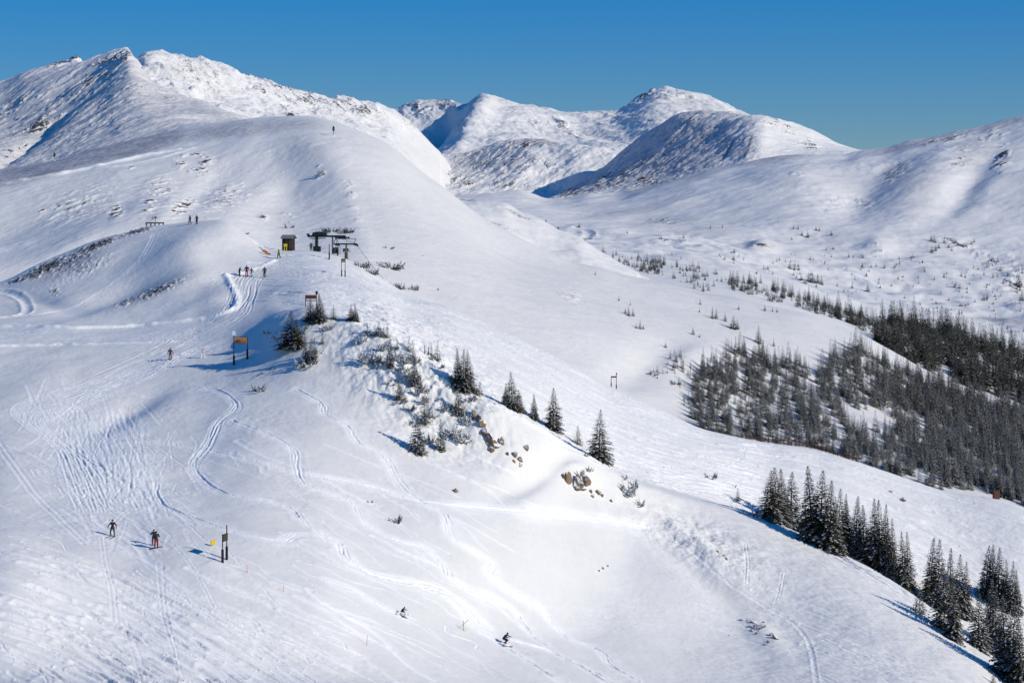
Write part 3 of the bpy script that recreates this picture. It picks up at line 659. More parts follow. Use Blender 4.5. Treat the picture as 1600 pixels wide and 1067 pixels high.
NEAR = [fir_mesh(100 + k, 8.0, [2.7, 2.4, 3.0, 2.2, 2.6, 1.9][k], 0.42 + 0.03 * k, 0.21, 11, lean=0.45) for k in range(6)]
SNOWY = [fir_mesh(140 + k, 5.0, [1.25, 1.05, 1.45][k], 0.7, 0.19, 9, [m_needle2, m_cap], open_=0.1) for k in range(3)]
SMALL = [fir_mesh(160 + k, 3.0, [1.1, 0.9, 1.3][k], 0.4, 0.15, 9) for k in range(3)]
MID = [fir_mesh(180 + k, 6.0, [1.2, 1.0, 1.35, 0.9, 1.15][k], 0.85, 0.30, 7, [m_needle, m_cap], fat=0.38, rime=0.4) for k in range(5)]
DARK = [fir_mesh(200 + k, 6.0, [1.45, 1.2, 1.6][k], 0.35, 0.32, 7, fat=0.40, rime=0.12) for k in range(3)]

def fir(loc, H, kind, k, label=None, group=None, wide=1.0, name='fir_tree'):
    lib, h0 = {'near': (NEAR, 8.0), 'snowy': (SNOWY, 5.0), 'small': (SMALL, 3.0), 'mid': (MID, 6.0), 'dark': (DARK, 6.0)}[kind]
    c, t = lib[k % len(lib)]
    s = H / h0
    o = empty(name, loc, random.uniform(0, 6.28), label, 'tree', group)
    o.scale = (s * wide, s * wide, s)
    a = bpy.data.objects.new('crown', c); COL.objects.link(a); a.parent = o
    b = bpy.data.objects.new('trunk', t); COL.objects.link(b); b.parent = o
    return o

count_fir = 0
def fir_px(px, py, hpx, kind, label, wide=1.0, layer=None, group=None, Y=None):
    global count_fir
    layer = layer or slope
    p = layer.hit(px, py) if Y is None else layer.at(px, Y)
    H = hpx * p.y / F
    count_fir += 1
    return fir(p - Vector((0, 0, 0.03 * H)), H, kind, count_fir, label, group, wide)

N_, S_, M_ = 'near', 'snowy', 'small'
NEAR_FIRS = [
 (1203,812,80,N_,1.0,'left stem of the broad dark fir clump standing first at the piste edge'),
 (1213,815,88,N_,1.0,'front stem of the broad dark fir clump with four tops beside the long blue shadow'),
 (1223,819,90,N_,1.0,'second stem from the right in the broad four topped dark fir clump'),
 (1236,823,88,N_,1.0,'rightmost stem of the broad four topped dark fir clump at the piste edge'),
 (1268,846,122,N_,0.95,'tallest dark fir on the left of the long row along the piste edge'),
 (1282,852,121,N_,0.9,'tall fir close behind the tallest one, its snowy foot nearest the open spur'),
 (1297,857,110,N_,0.85,'fir third from the left in the dense row below the broad four topped clump'),
 (1310,858,98,N_,0.8,'fir with snow filled lower branches, fourth in the dense row'),
 (1319,858,90,N_,0.6,'slim pale topped fir squeezed into the dense row behind the snowy one'),
 (1326,862,84,N_,0.6,'thin low fir at the left edge of the middle group in the dense row'),
 (1337,867,95,N_,0.85,'pointed dark fir leading the middle group of the dense row'),
 (1350,873,87,N_,0.75,'shorter fir on the right of the middle group in the dense row'),
 (1366,885,109,N_,0.75,'left stem of the tall twin fir right of the dense row'),
 (1374,889,111,N_,0.7,'middle stem of the tall twin fir right of the dense row'),
 (1382,889,104,N_,0.65,'right stem of the tall twin fir right of the dense row'),
 (1389,898,91,N_,0.55,'narrow blackish fir standing in shade behind the tall twin fir'),
 (1396,903,97,N_,0.55,'narrow fir with bare dark side at the right end of the dense row'),
 (1411,916,88,N_,0.62,'left of the two slender firs that stand alone below the dense row'),
 (1419,923,95,N_,0.62,'right of the two slender firs that stand alone below the dense row'),
 (1436,956,41,M_,0.9,'small fir casting a long thin shadow just below the two slender firs'),
 (1454,942,106,N_,0.8,'tall left hand fir of the big lower right grove'),
 (1466,950,110,N_,0.75,'second tall fir from the left in the big lower right grove'),
 (1484,955,103,N_,0.75,'forked looking fir in the middle back of the lower right grove'),
 (1499,958,96,N_,0.7,'open crowned fir right of the forked one in the lower right grove'),
 (1508,962,88,N_,0.7,'lower fir with drooping top on the right flank of the lower right grove'),
 (1476,985,110,N_,0.72,'front fir of the lower right grove reaching down onto the open spur'),
 (1490,998,104,N_,0.75,'lowest front fir of the lower right grove with brown tinged foot'),
 (1541,932,84,N_,0.8,'left stem of the bushy triple fir standing apart near the right edge'),
 (1550,937,89,N_,0.8,'middle stem of the bushy triple fir standing apart near the right edge'),
 (1560,940,87,N_,0.8,'right stem of the bushy triple fir standing apart near the right edge'),
 (1574,950,79,N_,0.6,'left of the two slim firs right of the bushy triple fir'),
 (1582,956,83,N_,0.6,'right of the two slim firs right of the bushy triple fir'),
 (1590,956,69,N_,0.6,'short purple shaded fir hard against the right edge of the view'),
 (1529,1012,88,N_,0.85,'snow speckled fir at the left front of the corner grove'),
 (1546,1012,112,N_,0.75,'tall front fir of the corner grove below the bushy triple fir'),
 (1556,1020,108,N_,0.7,'dense fir just right of the tall front fir in the corner grove'),
 (1570,1056,132,N_,0.75,'long snow flecked fir running down toward the lower right corner'),
 (1582,1068,134,N_,0.75,'lowest long fir in the lower right corner, its foot cut by the frame'),
 (1594,1080,120,N_,0.75,'fir in the very corner of the view behind the lowest long fir'),
 (1552,1068,20,M_,1.0,'tiny fir alone on open snow at the bottom edge in front of the corner grove'),
 (716,605,63,N_,0.85,'left stem of the dark triple fir on the spur crest above the brown rocks'),
 (724,608,64,N_,0.85,'middle stem of the dark triple fir on the spur crest above the brown rocks'),
 (732,610,64,N_,0.85,'right stem of the dark triple fir on the spur crest above the brown rocks'),
 (749,617,22,M_,0.9,'little fir tucked at the right foot of the dark triple fir'),
 (716,647,42,S_,1.15,'snow laden fir just below the dark triple fir'),
 (689,704,50,S_,0.95,'snow laden fir lowest right on the spur face left of the brown rocks'),
 (653,706,65,S_,0.8,'tall thin snow laden fir lowest left on the spur face with a long shadow'),
 (664,661,44,M_,0.8,'slim green topped fir above the two lowest snow laden firs'),
 (624,623,42,S_,0.9,'snow laden fir at the left of the spur face beside two shadow streaks'),
 (648,600,43,S_,0.8,'thin snow laden fir in the middle of the spur face'),
 (657,606,28,M_,0.6,'pencil thin young fir right of the middle snow laden fir'),
 (609,573,51,S_,0.8,'frosted fir below the upper thicket on the spur face'),
 (639,549,25,M_,0.6,'thin small fir on the spur crest left of the twin stems'),
 (645,561,30,M_,0.7,'thin dark fir just right of the small crest fir'),
 (674,562,28,M_,0.7,'left of the two slim firs beside the bare burnt stems'),
 (683,562,31,M_,0.7,'right of the two slim firs beside the bare burnt stems'),
 (621,545,18,M_,0.7,'small frosted fir on the crest between the thicket and the thin firs'),
 (574,521,17,M_,0.8,'small fir at the left end of the upper thicket on the spur crest'),
 (591,524,21,M_,1.2,'bushy dark fir in the middle of the upper thicket'),
 (599,527,19,M_,0.9,'fir right of the bushy one in the upper thicket'),
 (605,527,22,M_,0.8,'rightmost pointed fir of the upper thicket'),
 (455,540,56,N_,1.35,'large left hand fir at the shaded edge of the wooded knob'),
 (465,543,47,N_,1.3,'fir right behind the large left hand one on the wooded knob'),
 (486,500,34,N_,1.4,'dense fir in front of the brown board on the wooded knob'),
 (501,502,45,N_,1.15,'pointed tallest fir right of the brown board on the wooded knob'),
 (494,503,30,N_,1.3,'low bushy fir between the two firs by the brown board'),
 (521,498,22,M_,1.2,'small fir right of the brown board group on the wooded knob'),
 (549,500,24,N_,1.1,'left of the two dark firs beside the thin pole on the crest'),
 (556,501,27,N_,1.1,'right of the two dark firs beside the thin pole on the crest'),
 (477,565,46,S_,0.8,'frosted fir leading the snowy clump below the wooded knob'),
 (486,566,38,S_,0.9,'frosted fir in the middle of the snowy clump below the wooded knob'),
 (492,560,32,S_,0.7,'thin frosted fir right of the snowy clump below the wooded knob'),
 (504,537,24,M_,0.7,'small leaning fir between the snowy clump and the wooded knob'),
 (800,640,61,N_,0.85,'dark fir with the highest top left of the gap on the lower crest'),
 (790,633,36,N_,1.0,'low fir joined to the left of the dark crest fir'),
 (812,643,36,N_,1.0,'low fir joined to the right of the dark crest fir'),
 (835,655,41,N_,0.95,'medium snow dusted fir between the two tall dark crest firs'),
 (864,671,67,N_,0.9,'tall dark fir right of the medium snow dusted one on the lower crest'),
 (903,694,30,M_,1.2,'short fir left of the lone tallest fir on the lower crest'),
 (936,719,82,N_,0.85,'lone tallest fir at the right end of the lower crest'),
 (1153,781,20,M_,0.8,'small fir standing in the long blue shadow left of the four topped clump'),
]
for px, py, h, kd, wd, lb in NEAR_FIRS: fir_px(px, py, h, kd, lb, wd * 1.12)

HUMP_FIRS = [(1185,536,28,1.3),(1146,514,22,1.5),(1152,514,16,1.3),(1133,502,16,1.1),(1113,498,20,1.2),(1119,498,17,1.1),(1209,541,14,.9),(1195,486,11,1),(1207,487,8,1.2),(1214,488,8,1.2),(1154,484,9,1),(1094,476,10,1),(1093,488,9,1),(1083,523,13,1.1),(1093,527,6,1.5),(967,470,8,1.1),(985,477,9,1.0),(982,494,16,1.2),(989,494,13,1.3),(977,490,10,1.2),(1000,514,16,1.0),(994,513,9,1.2),(1040,543,9,1.4),(1005,514,8,1.4),(930,430,7,1.6)]
for k, (px, py, h, wd) in enumerate(HUMP_FIRS):
    fir_px(px, py, h, 'dark' if k % 4 else 'mid', 'small dark fir scattered on the smooth open snow shoulder above the dense forest', wd, hump, 'firs scattered on the open shoulder')
rv = random.Random(31)
VAL = [(1253,368,6),(1240,358,5),(1247,358,5),(1262,371,9),(1275,360,6),(1280,361,6),(1299,368,7),(1237,375,5),(1291,391,5),(1302,390,5),(1326,402,6),(1333,403,5),(1455,377,9),(1460,379,10),(1475,380,8),(1462,392,7),(1456,395,9),(1467,388,8),(1482,387,6),(1487,392,5),(1522,379,6),(1518,382,5),(1234,420,10),(1241,422,8),(1248,422,6),(1266,406,5),(1264,440,13),(1270,442,14),(1278,443,13),(1284,445,12),(1252,438,8),(1356,456,12),(1393,447,5),(1405,405,4),(1502,432,6),(1508,434,6),(1592,448,17),(1597,470,14),(1588,452,9),(1575,430,5),(905,355,6),(980,365,5),(930,366,4),(1068,372,5),(1030,374,5),(1033,374,5),(1110,357,5),(1129,356,5),(1147,395,6),(1124,400,4),(1064,405,4),(1146,407,8),(1182,428,5),(1050,398,4),(872,325,5),(853,345,5)]
for px, py, h in VAL:
    fir_px(px, py, h * 1.25, 'dark', 'far off dark fir dotted on the open snow of the valley floor', 1.5, valley if px > 875 or py > 350 else hill, 'firs dotted across the valley floor')

# the forest: image regions give the stand's outline; every tree stands on the ground
def inside(poly, x, y):
    c = False
    for i in range(len(poly)):
        x1, y1 = poly[i]; x2, y2 = poly[i - 1]
        if (y1 > y) != (y2 > y) and x < (x2 - x1) * (y - y1) / (y2 - y1) + x1: c = not c
    return c
STANDS = [   # layer, outline, trees, height range, kind, gaps
 (hump, [(1070,640),(1085,590),(1110,560),(1140,548),(1180,550),(1210,560),(1240,575),(1262,590),(1235,625),(1240,660),(1270,690),(1270,705),(1150,690),(1095,672)], 620, (22,36), 'mid', []),
 (hump, [(1225,560),(1262,575),(1265,590),(1240,585)], 9, (26,34), 'mid', []),
 (hump, [(1235,625),(1265,595),(1285,600),(1320,640),(1345,660),(1400,690),(1480,768),(1340,725),(1270,706)], 460, (24,38), 'mid', [[(1255,600),(1270,605),(1330,690),(1310,690)],[(1310,640),(1330,640),(1390,695),(1380,705)]]),
 (hump, [(1280,590),(1300,560),(1340,545),(1370,560),(1400,570),(1440,590),(1440,640),(1390,640),(1340,640),(1310,620)], 380, (26,38), 'mid', []),
 (hump, [(1390,640),(1430,600),(1620,650),(1620,800),(1560,775),(1480,762),(1410,705)], 1250, (30,48), 'mid', [[(1450,578),(1470,572),(1510,605),(1470,608)],[(1385,632),(1440,655),(1420,662)]]),
 (valley, [(1360,515),(1400,500),(1480,520),(1620,560),(1620,640),(1560,620),(1480,600),(1400,575),(1375,550)], 680, (32,44), 'dark', [[(1455,585),(1475,575),(1500,600),(1470,604)]]),
 (valley, [(1255,487),(1300,480),(1345,492),(1370,510),(1350,518),(1310,500)], 80, (18,30), 'dark', []),
 (valley, [(1140,440),(1180,440),(1240,460),(1300,480),(1300,495),(1230,478),(1180,465),(1140,455)], 100, (14,24), 'dark', []),
 (valley, [(930,394),(990,402),(1050,412),(1100,418),(1140,440),(1090,452),(1040,432),(990,428),(960,412)], 95, (8,15), 'dark', []),
 (valley, [(1010,405),(1040,412),(1030,430),(1000,425)], 34, (12,18), 'dark', []),
 (valley, [(1080,430),(1120,440),(1110,458),(1085,455)], 14, (14,22), 'mid', []),
 (valley, [(1090,395),(1600,405),(1610,560),(1560,530),(1400,480),(1200,432)], 240, (4,10), 'dark', []),
 (valley, [(1440,430),(1600,420),(1600,470),(1480,470)], 20, (7,13), 'dark', []),
 (hump, [(1010,590),(1060,548),(1085,560),(1075,620),(1100,660),(1075,660),(1060,600)], 46, (8,18), 'mid', []),
]
rf = random.Random(99); STOCK = []
for lay, poly, n, (h0, h1), kd, gaps in STANDS:
    x0, x1 = min(p[0] for p in poly), max(p[0] for p in poly); y0, y1 = min(p[1] for p in poly), max(p[1] for p in poly)
    got = tries = 0
    while got < n and tries < n * 30:
        tries += 1
        x, y = rf.uniform(x0, x1), rf.uniform(y0, y1)
        if not inside(poly, x, y) or any(inside(g, x, y) for g in gaps): continue
        if perlin(np.array([x / 22.0]), np.array([y / 13.0]), 77)[0] < (0.04 if h1 <= 10 else -0.20) and n > 80: continue
        p = lay.hit(x, y)
        STOCK.append((rf.uniform(h0, h1) * rf.choice((0.5, 0.72, 0.9, 1.0, 1.08)), x, y, p, kd)); got += 1
STOCK.sort(key=lambda q: -q[0] * (0.2 if q[2] > 795 or q[1] > 1612 else 1))
n_single = max(0, 298 - count_fir)
FG = {'mid': ('snow dusted fir standing in the dense forest on the steep right hand slope', 'firs in the dense snow dusted forest'),
      'dark': ('tall dark fir in the shaded wood along the valley ridge beyond the snow dusted forest', 'dark firs along the valley ridge')}
for h, x, y, p, kd in STOCK[:n_single]:
    H = h * p.y / F
    fir(p - Vector((0, 0, 0.04 * H)), H, kd, rf.randrange(5), FG[kd][0], FG[kd][1], rf.uniform(0.8, 1.15))
def merge(name, items, label):
    A = {}
    for kd, lib in (('mid', MID), ('dark', DARK)):
        A[kd] = []
        for c, _ in lib:
            v = np.empty(len(c.vertices) * 3, np.float32); c.vertices.foreach_get('co', v)
            l = np.empty(len(c.loops), np.int32); c.loops.foreach_get('vertex_index', l)
            m = np.empty(len(c.polygons), np.int32); c.polygons.foreach_get('material_index', m)
            A[kd].append((v.reshape(-1, 3), l, m))
    VV, LL, MM, off = [], [], [], 0
    for h, x, y, p, kd in items:
        v, l, m = rf.choice(A[kd]); H = h * p.y / F; s = H / 6.0; wd = s * rf.uniform(0.8, 1.15); a = rf.uniform(0, 6.28)
        ca, sa = math.cos(a) * wd, math.sin(a) * wd
        VV.append(np.stack([v[:, 0] * ca - v[:, 1] * sa + p.x, v[:, 0] * sa + v[:, 1] * ca + p.y, v[:, 2] * s + p.z - 0.04 * H], -1))
        LL.append(l + off); MM.append(m); off += len(v)
    v = np.concatenate(VV).astype(np.float32); l = np.concatenate(LL).astype(np.int32); m = np.concatenate(MM).astype(np.int32)
    me = bpy.data.meshes.new(name)
    me.vertices.add(len(v)); me.vertices.foreach_set('co', v.ravel())
    me.loops.add(len(l)); me.loops.foreach_set('vertex_index', l)
    me.polygons.add(len(m)); me.polygons.foreach_set('loop_start', np.arange(0, len(l), 4, dtype=np.int32))
    for mt in (m_needle, m_cap, m_frost): me.materials.append(mt)
    me.polygons.foreach_set('material_index', m)
    me.update(calc_edges=True)
    o = bpy.data.objects.new(name, me); COL.objects.link(o)
    tag(o, label, 'forest', kind='stuff')
merge('fir_forest', STOCK[n_single:], 'dense snow dusted fir forest covering the right hand slope and valley ridge')

# dwarf firs bent and half buried in snow
def dwarf_mesh(seed, snow=0.5, n=9, spread=1.0, tall=1.0, mats=None):
    r = random.Random(seed); V, Fc, mi = [], [], []
    stems = []
    for k in range(n):
        a = r.uniform(0, 6.28); rr = spread * math.sqrt(r.random()); c = Vector((math.cos(a) * rr, math.sin(a) * rr * 0.8, -0.1))
        L = tall * r.uniform(0.5, 1.2) * (1.15 - 0.4 * rr / spread); lean = Vector((math.cos(a) * 0.5 - 0.1, math.sin(a) * 0.5, 1)).normalized()
        m = max(4, int(L / 0.07)); stems.append(tuple(c + lean * (L * .7)))
        for j in range(m):
            q = j / m; p = c + lean * (L * q)
            for _ in range(4):
                aa = r.uniform(0, 6.28); sz = 0.24 * (1.1 - 0.75 * q) * r.uniform(0.7, 1.3)
                d = Vector((math.cos(aa), math.sin(aa), r.uniform(-0.1, 0.7))).normalized() * sz
                up = Vector((r.uniform(-.6, .6), r.uniform(-.6, .6), 1)); s_ = d.cross(up).normalized() * sz * 0.3
                sn = r.random() < snow * (1.1 - 0.6 * q); b = len(V)
                if sn: p = p + Vector((0, 0, 0.03)); s_ *= 1.5
                V.extend([tuple(p), tuple(p + d * .45 + s_), tuple(p + d), tuple(p + d * .45 - s_)]); Fc.append((b, b + 1, b + 2, b + 3)); mi.append(1 if sn else 0)
    for k in stems:
        n0 = len(Fc); tube_geo(V, Fc, [(0, 0, -0.12), (k[0] * .5, k[1] * .5, 0.0), k], [0.05, 0.035, 0.02], 5); mi += [2] * (len(Fc) - n0)
    return raw_mesh('foliage', V, Fc, mi, (mats or [m_needle, m_cap]) + [m_bark])
DW = [dwarf_mesh(300 + k, [0.35, 0.6, 0.25, 0.75][k], [9, 12, 7, 14][k]) for k in range(4)]
DWG = dwarf_mesh(320, 0.2, 22, 1.3, 1.0, [m_needle2, m_cap])
DWR = dwarf_mesh(321, 0.45, 10, 1.0, 0.9, [m_brown, m_cap])
def dwarf(px, py, wpx, hpx, mesh, label, layer=None):
    p = (layer or slope).hit(px, py); u = p.y / F
    o = link_mesh('dwarf_fir', mesh, [])
    o.location = p - Vector((0, 0, 0.05)); o.rotation_euler = (0, 0, random.uniform(0, 6.28))
    o.scale = (wpx * u / 2.2, wpx * u / 2.2, hpx * u / 1.15)
    tag(o, label, 'shrub')
for a in [
 (405,611,26,22,DW[0],'dark spiky dwarf fir alone on open snow below the orange board'),
 (427,577,14,9,DW[2],'low sprig of dwarf fir nearest the rocky shaded edge below the orange board'),
 (413,583,14,7,DW[2],'tiny creeping sprig just left of the low sprig below the orange board'),
 (619,815,26,18,DW[1],'rounded half buried dwarf fir in the middle of the tracked slope'),
 (578,784,12,7,DW[2],'tiny tuft poking out of the snow left of the half buried dwarf fir'),
 (562,535,26,18,DW[3],'snow choked dwarf firs at the left end of the upper thicket'),
 (575,565,36,28,DW[3],'spreading snow choked dwarf fir below the upper thicket with a dark shadow'),
 (590,572,30,24,DW[1],'snow choked dwarf fir beside the frosted fir on the spur face'),
 (583,522,30,14,DW[0],'dark low thicket of dwarf fir on the spur crest'),
 (640,592,34,22,DW[3],'snowy dwarf fir patch in the middle of the spur face'),
 (652,565,26,18,DW[1],'dwarf fir patch under the thin crest firs'),
 (686,574,22,12,DW[0],'flat dark dwarf fir below the two slim firs by the burnt stems'),
 (655,612,30,18,DW[3],'snowy dwarf fir under the pencil thin young fir'),
 (626,628,26,12,DW[1],'dwarf fir around the foot of the snow laden fir by two shadow streaks'),
 (705,683,34,26,DW[3],'thickly snow covered dwarf firs left of the brown rocks'),
 (725,690,30,24,DW[3],'white plastered dwarf fir closest to the brown rocks'),
 (672,690,26,20,DW[1],'snowy dwarf fir between the two lowest snow laden firs'),
 (480,572,40,22,DW[3],'wide snow plastered dwarf fir at the foot of the snowy clump below the knob'),
 (497,552,18,14,DW[1],'small dwarf fir right of the snowy clump below the knob'),
 (445,545,26,14,DW[1],'low dwarf fir at the shaded left foot of the wooded knob'),
 (982,772,26,30,DW[3],'tall white plastered dwarf fir below the lone tallest fir'),
 (975,748,12,14,DWR,'rounded reddish dwarf fir just right of the lone tallest fir'),
 (915,712,14,10,DW[1],'low dwarf fir on the crest beside the lone tallest fir'),
 (1112,746,22,16,DW[0],'dark dwarf fir clump out on the piste'),
 (1146,760,10,8,DW[2],'small dwarf fir right of the clump out on the piste'),
 (1180,806,26,16,DW[3],'snow covered bush at the left foot of the four topped clump'),
 (452,356,18,13,DW[2],'dark dwarf fir right behind the brown hut'),
 (384,365,10,7,DW[2],'little dwarf fir on the slope left of the brown hut'),
 (612,419,34,20,DWG,'largest grey round dwarf fir on the slope below the lift'),
 (622,448,22,17,DWG,'grey round dwarf fir second lowest below the lift'),
 (648,453,13,16,DWG,'lowest narrow grey dwarf fir below the lift'),
 (607,388,20,7,DW[0],'flat dark row of dwarf fir right of the lift tower'),
 (660,400,6,4,DW[2],'speck of dwarf fir alone far right of the lift tower'),
 (685,453,7,8,DW[2],'small dark dwarf fir furthest out on the white bowl'),
 (635,452,14,8,DW[0],'low dwarf firs between the two round ones below the lift'),
 (565,418,26,18,DWG,'dark dwarf firs at the piste edge under the chairlift cable'),
 (582,428,22,16,DWG,'dark dwarf firs at the right end under the chairlift cable'),
 (518,362,24,14,DWG,'bare grey thicket behind the left part of the lift'),
 (541,363,22,14,DWG,'bare grey thicket behind the right part of the lift'),
 (501,274,14,14,DW[3],'dark tufts on the face of the snow hump'),
 (238,342,10,8,DW[2],'dark tuft beside the platform on the knoll top'),
 (1055,600,26,9,DW[1],'creeping dwarf fir on the left rim of the forest hollow'),
 (1020,585,22,7,DW[1],'creeping dwarf fir highest on the left rim of the forest hollow'),
] + [(x, y, w_, h_, DW[k], lb) for x, y, w_, h_, k, lb in [
 (600,546,26,18,3,'snow caked dwarf fir between the thicket and the frosted fir'),(618,560,22,16,1,'snow caked dwarf fir right of the frosted fir on the upper spur face'),
 (636,565,24,16,3,'snow caked dwarf fir left of the thin crest firs'),(630,580,26,18,1,'snow caked dwarf fir above the snow laden fir by two shadow streaks'),
 (660,628,28,18,3,'snow caked dwarf fir between the middle and lowest spur firs'),(642,640,24,14,1,'low snow caked dwarf fir left of the slim green topped fir'),
 (676,650,26,18,3,'snow caked dwarf fir right of the slim green topped fir'),(645,665,22,16,1,'snow caked dwarf fir above the tall thin fir with a long shadow'),
 (697,640,24,16,3,'snow caked dwarf fir in the shadow of the fir below the triple fir'),(730,660,22,24,3,'snow caked dwarf fir on top of the tall brown outcrop'),
 (735,625,26,14,1,'low dwarf fir at the foot of the dark triple fir'),(612,600,22,12,1,'low dwarf fir left of the middle snow laden fir'),
 (470,520,34,18,1,'dark dwarf fir filling the gap on the wooded knob'),(510,515,26,14,3,'snowy dwarf fir below the pointed fir on the wooded knob'),
 (435,528,26,12,0,'dark creeping dwarf fir on the shaded rim left of the wooded knob'),(420,520,22,9,2,'outermost creeping dwarf fir on the shaded rim'),
 (905,742,22,14,3,'snow caked dwarf fir on the lip above the tan rock face'),(920,735,16,12,1,'small dwarf fir right of the lip above the tan rock face'),
 (990,762,20,20,1,'dark tipped dwarf fir beside the tall white plastered one'),(1000,790,18,16,3,'lowest snow plastered dwarf fir right of the tan rock face'),
 (1185,980,24,9,3,'snow caked low scrub among the brown rocks near the bottom right'),(1165,968,18,5,2,'thin dark scrub left of the brown rocks near the bottom right'),(1203,1003,14,6,1,'tiny scrub below the brown rocks near the bottom right'),
 (705,590,26,12,0,'low dwarf fir in the blue shadow left of the dark triple fir')]
]: dwarf(*a, layer=hump if a[1] < np.interp(a[0], [q[0] for q in A8], [q[1] for q in A8]) - 1 else slope)

# rocks
def rock_mat():
    m, nt, b = new_mat('lichen_rock'); L = nt.links.new
    geo = N(nt, 'ShaderNodeNewGeometry'); sep = N(nt, 'ShaderNodeSeparateXYZ'); L(geo.outputs['Normal'], sep.inputs[0])
    tc = N(nt, 'ShaderNodeTexCoord')
    n1 = N(nt, 'ShaderNodeTexNoise', Scale=1.6, Detail=6.0); n2 = N(nt, 'ShaderNodeTexNoise', Scale=9.0, Detail=4.0)
    L(tc.outputs['Object'], n1.inputs['Vector']); L(tc.outputs['Object'], n2.inputs['Vector'])
    c = mixc(nt, n2.outputs['Fac'], (0.045, 0.034, 0.026), (0.42, 0.29, 0.17))
    c = mixc(nt, math_node(nt, 'MULTIPLY', math_node(nt, 'SUBTRACT', n1.outputs['Fac'], 0.5), 5.0, clamp=True), c, (0.14, 0.11, 0.08))
    sn = math_node(nt, 'MULTIPLY', math_node(nt, 'SUBTRACT', math_node(nt, 'ADD', sep.outputs['Z'], math_node(nt, 'MULTIPLY', n1.outputs['Fac'], 1.1)), 1.0), 7.0, clamp=True)
    L(mixc(nt, sn, c, (0.82, 0.82, 0.83)), b.inputs['Base Color']); b.inputs['Roughness'].default_value = 0.9
    bp = N(nt, 'ShaderNodeBump', Strength=0.6, Distance=0.08); L(n2.outputs['Fac'], bp.inputs['Height']); L(bp.outputs[0], b.inputs['Normal'])
    return m
m_rock = rock_mat()
def rock_mesh(seed):
    r = random.Random(seed); bm = bmesh.new(); bmesh.ops.create_icosphere(bm, subdivisions=3, radius=1)
    planes = [(Vector((r.gauss(0, 1), r.gauss(0, 1), r.gauss(0, 1))).normalized(), r.uniform(0.42, 0.8)) for _ in range(16)]
    for v in bm.verts:
        for n, d in planes:
            e = v.co.dot(n) - d
            if e > 0: v.co -= n * e
        v.co += Vector((r.gauss(0, .03), r.gauss(0, .03), r.gauss(0, .03)))
    me = bpy.data.meshes.new('rock'); bm.to_mesh(me); bm.free(); me.materials.append(m_rock)
    return me
RK = [rock_mesh(k) for k in range(5)]
def rocks(name, items, label, layer=None):
    """an outcrop: the largest block is the thing, the rest its parts"""
    lay = layer or slope; root = None
    for k, (px, py, w, h) in enumerate(items):
        p = lay.hit(px, py); u = p.y / F
        o = link_mesh('boulder' if len(items) == 1 else 'rock', RK[k % 5], [])
        sc = (w * u * 0.76, w * u * 0.6, h * u * 0.76)
        if len(items) > 1 and root is None: root = empty(name, p, 0, label, 'rock')
        if root is not None:
            o.parent = root; o.location = p - root.location + Vector((0, 0, h * u * 0.0))
        else:
            o.location = p + Vector((0, 0, h * u * 0.15)); tag(o, label, 'rock')
        o.rotation_euler = (random.uniform(-.3, .3), random.uniform(-.3, .3), random.uniform(0, 6.28)); o.scale = sc
rocks('rock_outcrop', [(768,690,22,20),(740,652,9,20),(753,664,12,12),(757,676,14,12),(775,697,16,12),(783,692,10,14),(765,703,12,7),(748,655,10,10)], 'tall brown rock outcrop breaking out of the spur below the dark triple fir')
rocks('rock_outcrop', [(812,718,9,8),(805,712,9,10),(793,710,5,6),(803,721,5,6),(813,727,8,7)], 'small cluster of dark rocks right of the tall brown outcrop')
rocks('boulder', [(822,701,9,8)], 'single rounded brown boulder above the small rock cluster')
rocks('rock_outcrop', [(903,757,24,22),(889,750,12,20),(916,754,14,16),(880,744,8,10),(908,762,16,8)], 'tan and ochre rock face under a snow lip near the lone tallest fir')
rocks('rock_outcrop', [(934,770,10,8),(922,768,5,6),(926,776,6,5),(940,774,7,5),(955,783,5,7)], 'scattered brown stones right below the tan rock face')
rocks('boulder', [(712,768,9,7)], 'lone greenish brown stone on the open slope above the long traverse track')
rocks('rock_outcrop', [(1211,997,11,9),(1205,992,7,6),(1178,972,12,4),(1174,978,7,4),(1176,985,5,6),(1182,990,5,5),(1196,1007,5,3),(1140,992,4,2),(1193,972,4,4)], 'low brown rocks on the open spur near the bottom right')
rocks('boulder', [(1411,781,11,5)], 'flat dark stone lying on the far side of the piste')
rocks('boulder', [(1392,768,7,3)], 'small flat stone just left of the flat dark stone on the piste')
rocks('rock_outcrop', [(1131,869,7,5),(1120,862,5,4),(1135,874,4,5)], 'few dark stones on the brow above the bright scarp')
rocks('rock_outcrop', [(1280,566,8,5)] and [(942,888,5,4),(950,884,4,3),(936,892,3,3)], 'tiny stones in a wind scoop on the open slope')
# ------------------------------------------------------------------ signs, lift, fences
m_post = plain('dark_post', (0.030, 0.026, 0.026), 0.7, var=0.3, size=0.2)
m_pad = plain('black_pad', (0.010, 0.010, 0.016), 0.6, var=0.3, size=0.2)
m_board = plain('brown_board', (0.10, 0.042, 0.026), 0.75, var=0.3, size=0.2)
m_orange = plain('orange_board', (0.46, 0.20, 0.055), 0.7, var=0.2, size=0.15)
m_black = plain('black_paint', (0.010, 0.010, 0.012), 0.6, size=0.2)
m_white = plain('white_paint', (0.80, 0.80, 0.80), 0.5, var=0.05)
m_pale = plain('pale_blue_sign', (0.55, 0.72, 0.82), 0.5, var=0.08)
m_red = plain('red_paint', (0.55, 0.03, 0.035), 0.5, var=0.15)
m_green = plain('lift_green', (0.010, 0.030, 0.030), 0.45, metal=0.2, var=0.3, size=0.4)
m_steel = plain('grey_steel', (0.16, 0.17, 0.18), 0.45, metal=0.6, var=0.2, size=0.4)
